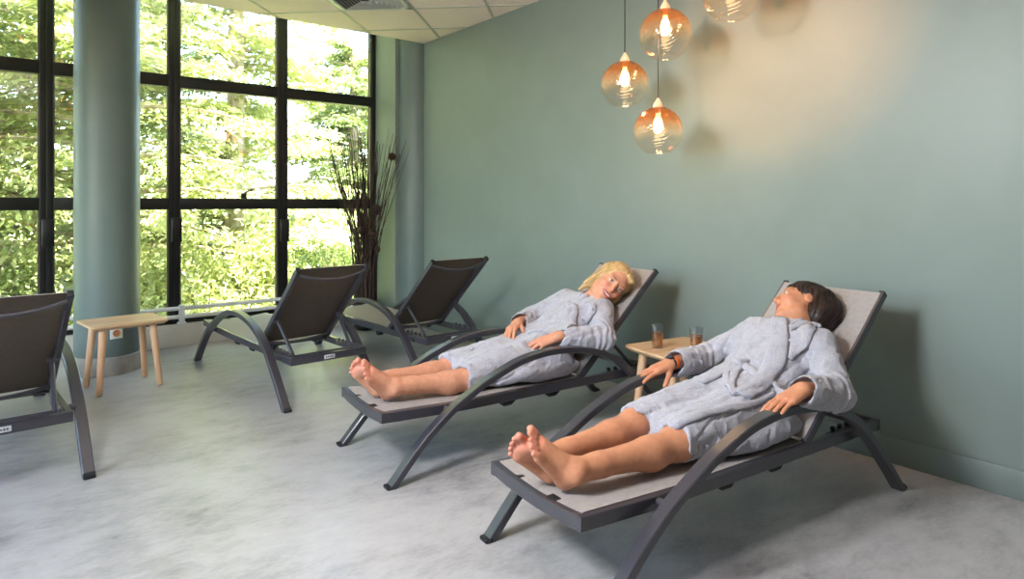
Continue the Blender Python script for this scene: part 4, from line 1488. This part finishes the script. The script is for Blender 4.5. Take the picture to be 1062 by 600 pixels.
def quads_mesh(name, C, U, V, m, parent):
    """one mesh of many small leaf quads: centres C, half vectors U, V"""
    n = len(C)
    P = np.empty((n, 4, 3), np.float32)
    P[:, 0] = C - U; P[:, 1] = C - V * .5 + U * .15; P[:, 2] = C + U; P[:, 3] = C + V * .5 + U * .15
    me = bpy.data.meshes.new(name)
    me.vertices.add(n * 4); me.vertices.foreach_set('co', P.reshape(-1))
    me.loops.add(n * 4); me.loops.foreach_set('vertex_index', np.arange(n * 4, dtype=np.int32))
    me.polygons.add(n)
    me.polygons.foreach_set('loop_start', np.arange(0, n * 4, 4, dtype=np.int32))
    me.polygons.foreach_set('loop_total', np.full(n, 4, np.int32))
    me.update(calc_edges=True)
    me.materials.append(m)
    o = bpy.data.objects.new(name, me)
    link(o, parent)
    return o

def rnd_unit(g, n):
    v = g.normal(size=(n, 3)); return v / np.linalg.norm(v, axis=1, keepdims=True)

def conifer(x, y, z0, hgt, spread, nb, leaf, label, seed, lsz=.05, dens=300, zlow=.03):
    g = np.random.default_rng(seed)
    root = thing('conifer_tree', label, 'tree', (x, y, z0), 0, 'trees outside the window')
    obj('trunk', add_tube(bmesh.new(), [(0, 0, 0), (.05, .03, hgt * .4), (0, .02, hgt)], [.16, .12, .02], 10), M['bark'], root)
    bb = bmesh.new()
    Cs, Us, Vs = [], [], []
    for i in range(nb):
        f = zlow + (1 - zlow) * (i + g.random()) / nb
        a = g.random() * 2 * PI
        L = spread * (1 - f * .75) * g.uniform(.65, 1.1)
        zb = hgt * f
        d = np.array([math.cos(a), math.sin(a), 0])
        n = 10
        s = np.linspace(0, 1, n)
        sag = g.uniform(.15, .38)
        pts = np.outer(s * L, d) + np.array([0, 0, zb]) + np.outer(s * .22 * L - sag * L * s ** 2, [0, 0, 1])
        add_tube(bb, [tuple(p) for p in pts], [.03 * (1 - .85 * q) + .004 for q in s], 5)
        side = np.array([-d[1], d[0], 0])
        # flat drooping sprays on both sides of the branch
        m = int(dens * L / spread)
        t = g.random(m) ** .7
        base = np.stack([np.interp(t, s, pts[:, k]) for k in range(3)], 1)
        w = (g.random(m) * 2 - 1) * (.10 + .34 * np.sin(PI * np.clip(t, .05, .95))) * L * .55
        C = base + w[:, None] * side + np.abs(w)[:, None] * .35 * d + np.stack([g.normal(0, .03, m), g.normal(0, .03, m), -np.abs(w) * .38 + g.normal(0, .05, m)], 1)
        dirv = d * .6 + np.sign(w)[:, None] * side * .8 + np.array([0, 0, -.35]) + g.normal(0, .35, (m, 3))
        dirv /= np.linalg.norm(dirv, axis=1, keepdims=True)
        nv = np.array([0, 0, 1.0]) + g.normal(0, .55, (m, 3))
        v = np.cross(nv, dirv); v /= np.linalg.norm(v, axis=1, keepdims=True) + 1e-9
        k = g.uniform(.6, 1.4, m)[:, None]
        Cs.append(C); Us.append(dirv * lsz * 1.5 * k); Vs.append(v * lsz * 1.1 * k)
    obj('branches', bb, M['bark'], root)
    quads_mesh('foliage', np.concatenate(Cs), np.concatenate(Us), np.concatenate(Vs), LEAF[leaf], root)
    return root

def bush(x, y, z0, sx, sy, sz, n, leaf, label, seed, lsz=.05):
    g = np.random.default_rng(seed)
    root = thing('bush', label, 'bush', (x, y, z0), 0, 'bushes outside the window')
    d = rnd_unit(g, n); d[:, 2] = np.abs(d[:, 2])
    rr = g.random(n) ** .4
    lump = 1 + .22 * np.sin(5 * d[:, 0] + seed) * np.cos(4 * d[:, 1] - seed) + .12 * np.sin(11 * d[:, 2] + 7 * d[:, 0])
    C = d * np.array([sx, sy, sz]) * (rr * lump)[:, None]
    u = rnd_unit(g, n) + d * .6; u /= np.linalg.norm(u, axis=1, keepdims=True)
    v = np.cross(u, rnd_unit(g, n)); v /= np.linalg.norm(v, axis=1, keepdims=True) + 1e-9
    k = g.uniform(.6, 1.4, n)[:, None]
    quads_mesh('foliage', C, u * lsz * 1.4 * k, v * lsz * k, LEAF[leaf], root)
    st = bmesh.new()
    for i in range(26):
        q = rnd_unit(g, 1)[0]; q[2] = abs(q[2]) + .25
        e = q / np.linalg.norm(q) * np.array([sx, sy, sz]) * g.uniform(.7, 1.08)
        mid = e * .5 + g.normal(0, .06, 3) + np.array([0, 0, .05])
        add_tube(st, [(e[0] * .1, e[1] * .1, 0), tuple(mid), tuple(e)], [.014, .009, .003], 5)
    obj('stems', st, M['bark'], root)
    return root

# ground outside rises gently away from the building
bm = bmesh.new()
nx, ny = 30, 24
G = [[bm.verts.new((-16 + 40 * i / nx, 6.75 + 24 * j / ny, -.35 + .075 * j + .08 * math.sin(i * 1.7) * math.cos(j * 1.3))) for j in range(ny + 1)] for i in range(nx + 1)]
for i in range(nx):
    for j in range(ny):
        bm.faces.new((G[i][j], G[i + 1][j], G[i + 1][j + 1], G[i][j + 1]))
struct('ground', bm, M['grass'])
struct('path', box((2.0, 11.0, .05), (16, .9, .06), rot=Matrix.Rotation(.12, 3, 'Z')), M['path'], sm=False)

TREES = [
    (0.9, 9.6, 9.5, 3.0, 120, 0, 'pale green conifer right behind the round column', .05, 420),
    (2.9, 10.6, 9.0, 2.6, 120, 0, 'spreading light green conifer seen through the two right panes', .05, 420),
    (-1.3, 10.2, 10, 3.0, 110, 1, 'deep green conifer at the far left of the window', .05, 400),
    (5.8, 12.6, 4.4, 2.6, 80, 1, 'deep green conifer showing beside the sky gap on the right', .055, 360),
    (1.9, 14.0, 10.5, 3.4, 100, 1, 'taller conifer standing behind the pale ones', .06, 380),
    (-.4, 14.5, 11, 3.2, 90, 2, 'autumn-coloured tree glowing orange through the upper left panes', .06, 360),
    (-3.6, 13.0, 10, 3.2, 90, 0, 'conifer beyond the leftmost pane, mostly out of sight', .06, 300),
    (8.6, 16.5, 5.2, 3.2, 80, 0, 'far conifer low on the right behind the twigs', .06, 320),
]
for i, (x, y, h_, sp, nb, lf, lab, lsz, dn) in enumerate(TREES):
    conifer(x, y, -.1 + .075 * (y - 6.75), h_, sp, nb, lf, lab, 100 + i, lsz * .8, int(dn * 1.45))
BUSH = [(-.2, 8.7, .9, .7, 1.15, 2600, 1, 'bush outside left of the column, low behind the glass'),
        (1.55, 8.6, .9, .7, 1.0, 2600, 0, 'bright bush outside above the white pipes'),
        (2.75, 8.9, .8, .7, .95, 2400, 0, 'bright bush outside behind the empty middle lounger'),
        (4.1, 9.3, 1.0, .8, 1.2, 2600, 1, 'bush outside behind the twig bundle')]
for i, (x, y, sx, sy, sz, n, lf, lab) in enumerate(BUSH):
    bush(x, y, -.25 + .075 * (y - 6.75), sx, sy, sz, int(n * 1.9), lf, lab, 300 + i, .031)
# ------------------------------------------------------------------ light, sky, camera
W = bpy.data.worlds.new('sky'); SC.world = W; W.use_nodes = True
nt = W.node_tree; nt.nodes.clear()
sky = nt.nodes.new('ShaderNodeTexSky'); sky.sky_type = 'NISHITA'
sky.sun_disc = False; sky.sun_elevation = math.radians(48); sky.sun_rotation = math.radians(215); sky.air_density = 1.0; sky.dust_density = 1.5
bg = nt.nodes.new('ShaderNodeBackground'); bg.inputs[1].default_value = SKY = 2.2
wo = nt.nodes.new('ShaderNodeOutputWorld')
nt.links.new(sky.outputs[0], bg.inputs[0]); nt.links.new(bg.outputs[0], wo.inputs[0])

def light(name, kind, energy, loc, target=None, color=(1, 1, 1), **kw):
    d = bpy.data.lights.new(name, kind); d.energy = energy; d.color = color
    for k, v in kw.items(): setattr(d, k, v)
    o = bpy.data.objects.new(name, d); link(o); o.location = loc
    if target is not None:
        o.rotation_euler = (Vector(target) - Vector(loc)).to_track_quat('-Z', 'Y').to_euler()
    return o
# sun: high, from behind the building's left, only reaches the trees
light('sun', 'SUN', 62.0, (8, 6.5, 14), (2.0, 10.5, 0), (1.0, .95, .84), angle=.01)
# large soft lamp in the left of the room, out of frame
light('soft_lamp', 'AREA', 135.0, (-.55, 1.9, 2.35), (3.5, .9, 1.5), (.92, .96, 1.0), shape='DISK', size=.70)
# warm spot washing the wall behind the pendants
light('wall_spot', 'SPOT', 760.0, (-.45, 1.75, 2.25), (3.52, 1.95, 2.25), (1.0, .42, .19), spot_size=.42, spot_blend=.9, shadow_soft_size=.07)
# unseen fill lamps added below the ceiling for soft ambient light
for (x, y) in ((-1.0, -.6), (1.6, -.6)):
    light('added_fill_panel', 'AREA', 2.0, (x, y, ZC - .03), None, (1.0, .96, .9), shape='SQUARE', size=.6)

cam = bpy.data.cameras.new('camera')
cam.sensor_width = 36.0; cam.lens = 36.0 * 672 / 1062; cam.shift_y = -89 / 1062
cam.clip_end = 200
co = bpy.data.objects.new('camera', cam); link(co)
co.location = (0, 0, 1.30); co.rotation_euler = (PI / 2, 0, math.radians(-38.55))
SC.camera = co
SC.view_settings.view_transform = 'Standard'
SC.view_settings.look = 'None'
SC.view_settings.gamma = 1.0
SC.view_settings.exposure = 0.0
SC.view_settings.use_curve_mapping = False
SC.cycles.max_bounces = 10
SC.cycles.transparent_max_bounces = 16
SC.cycles.sample_clamp_indirect = 6
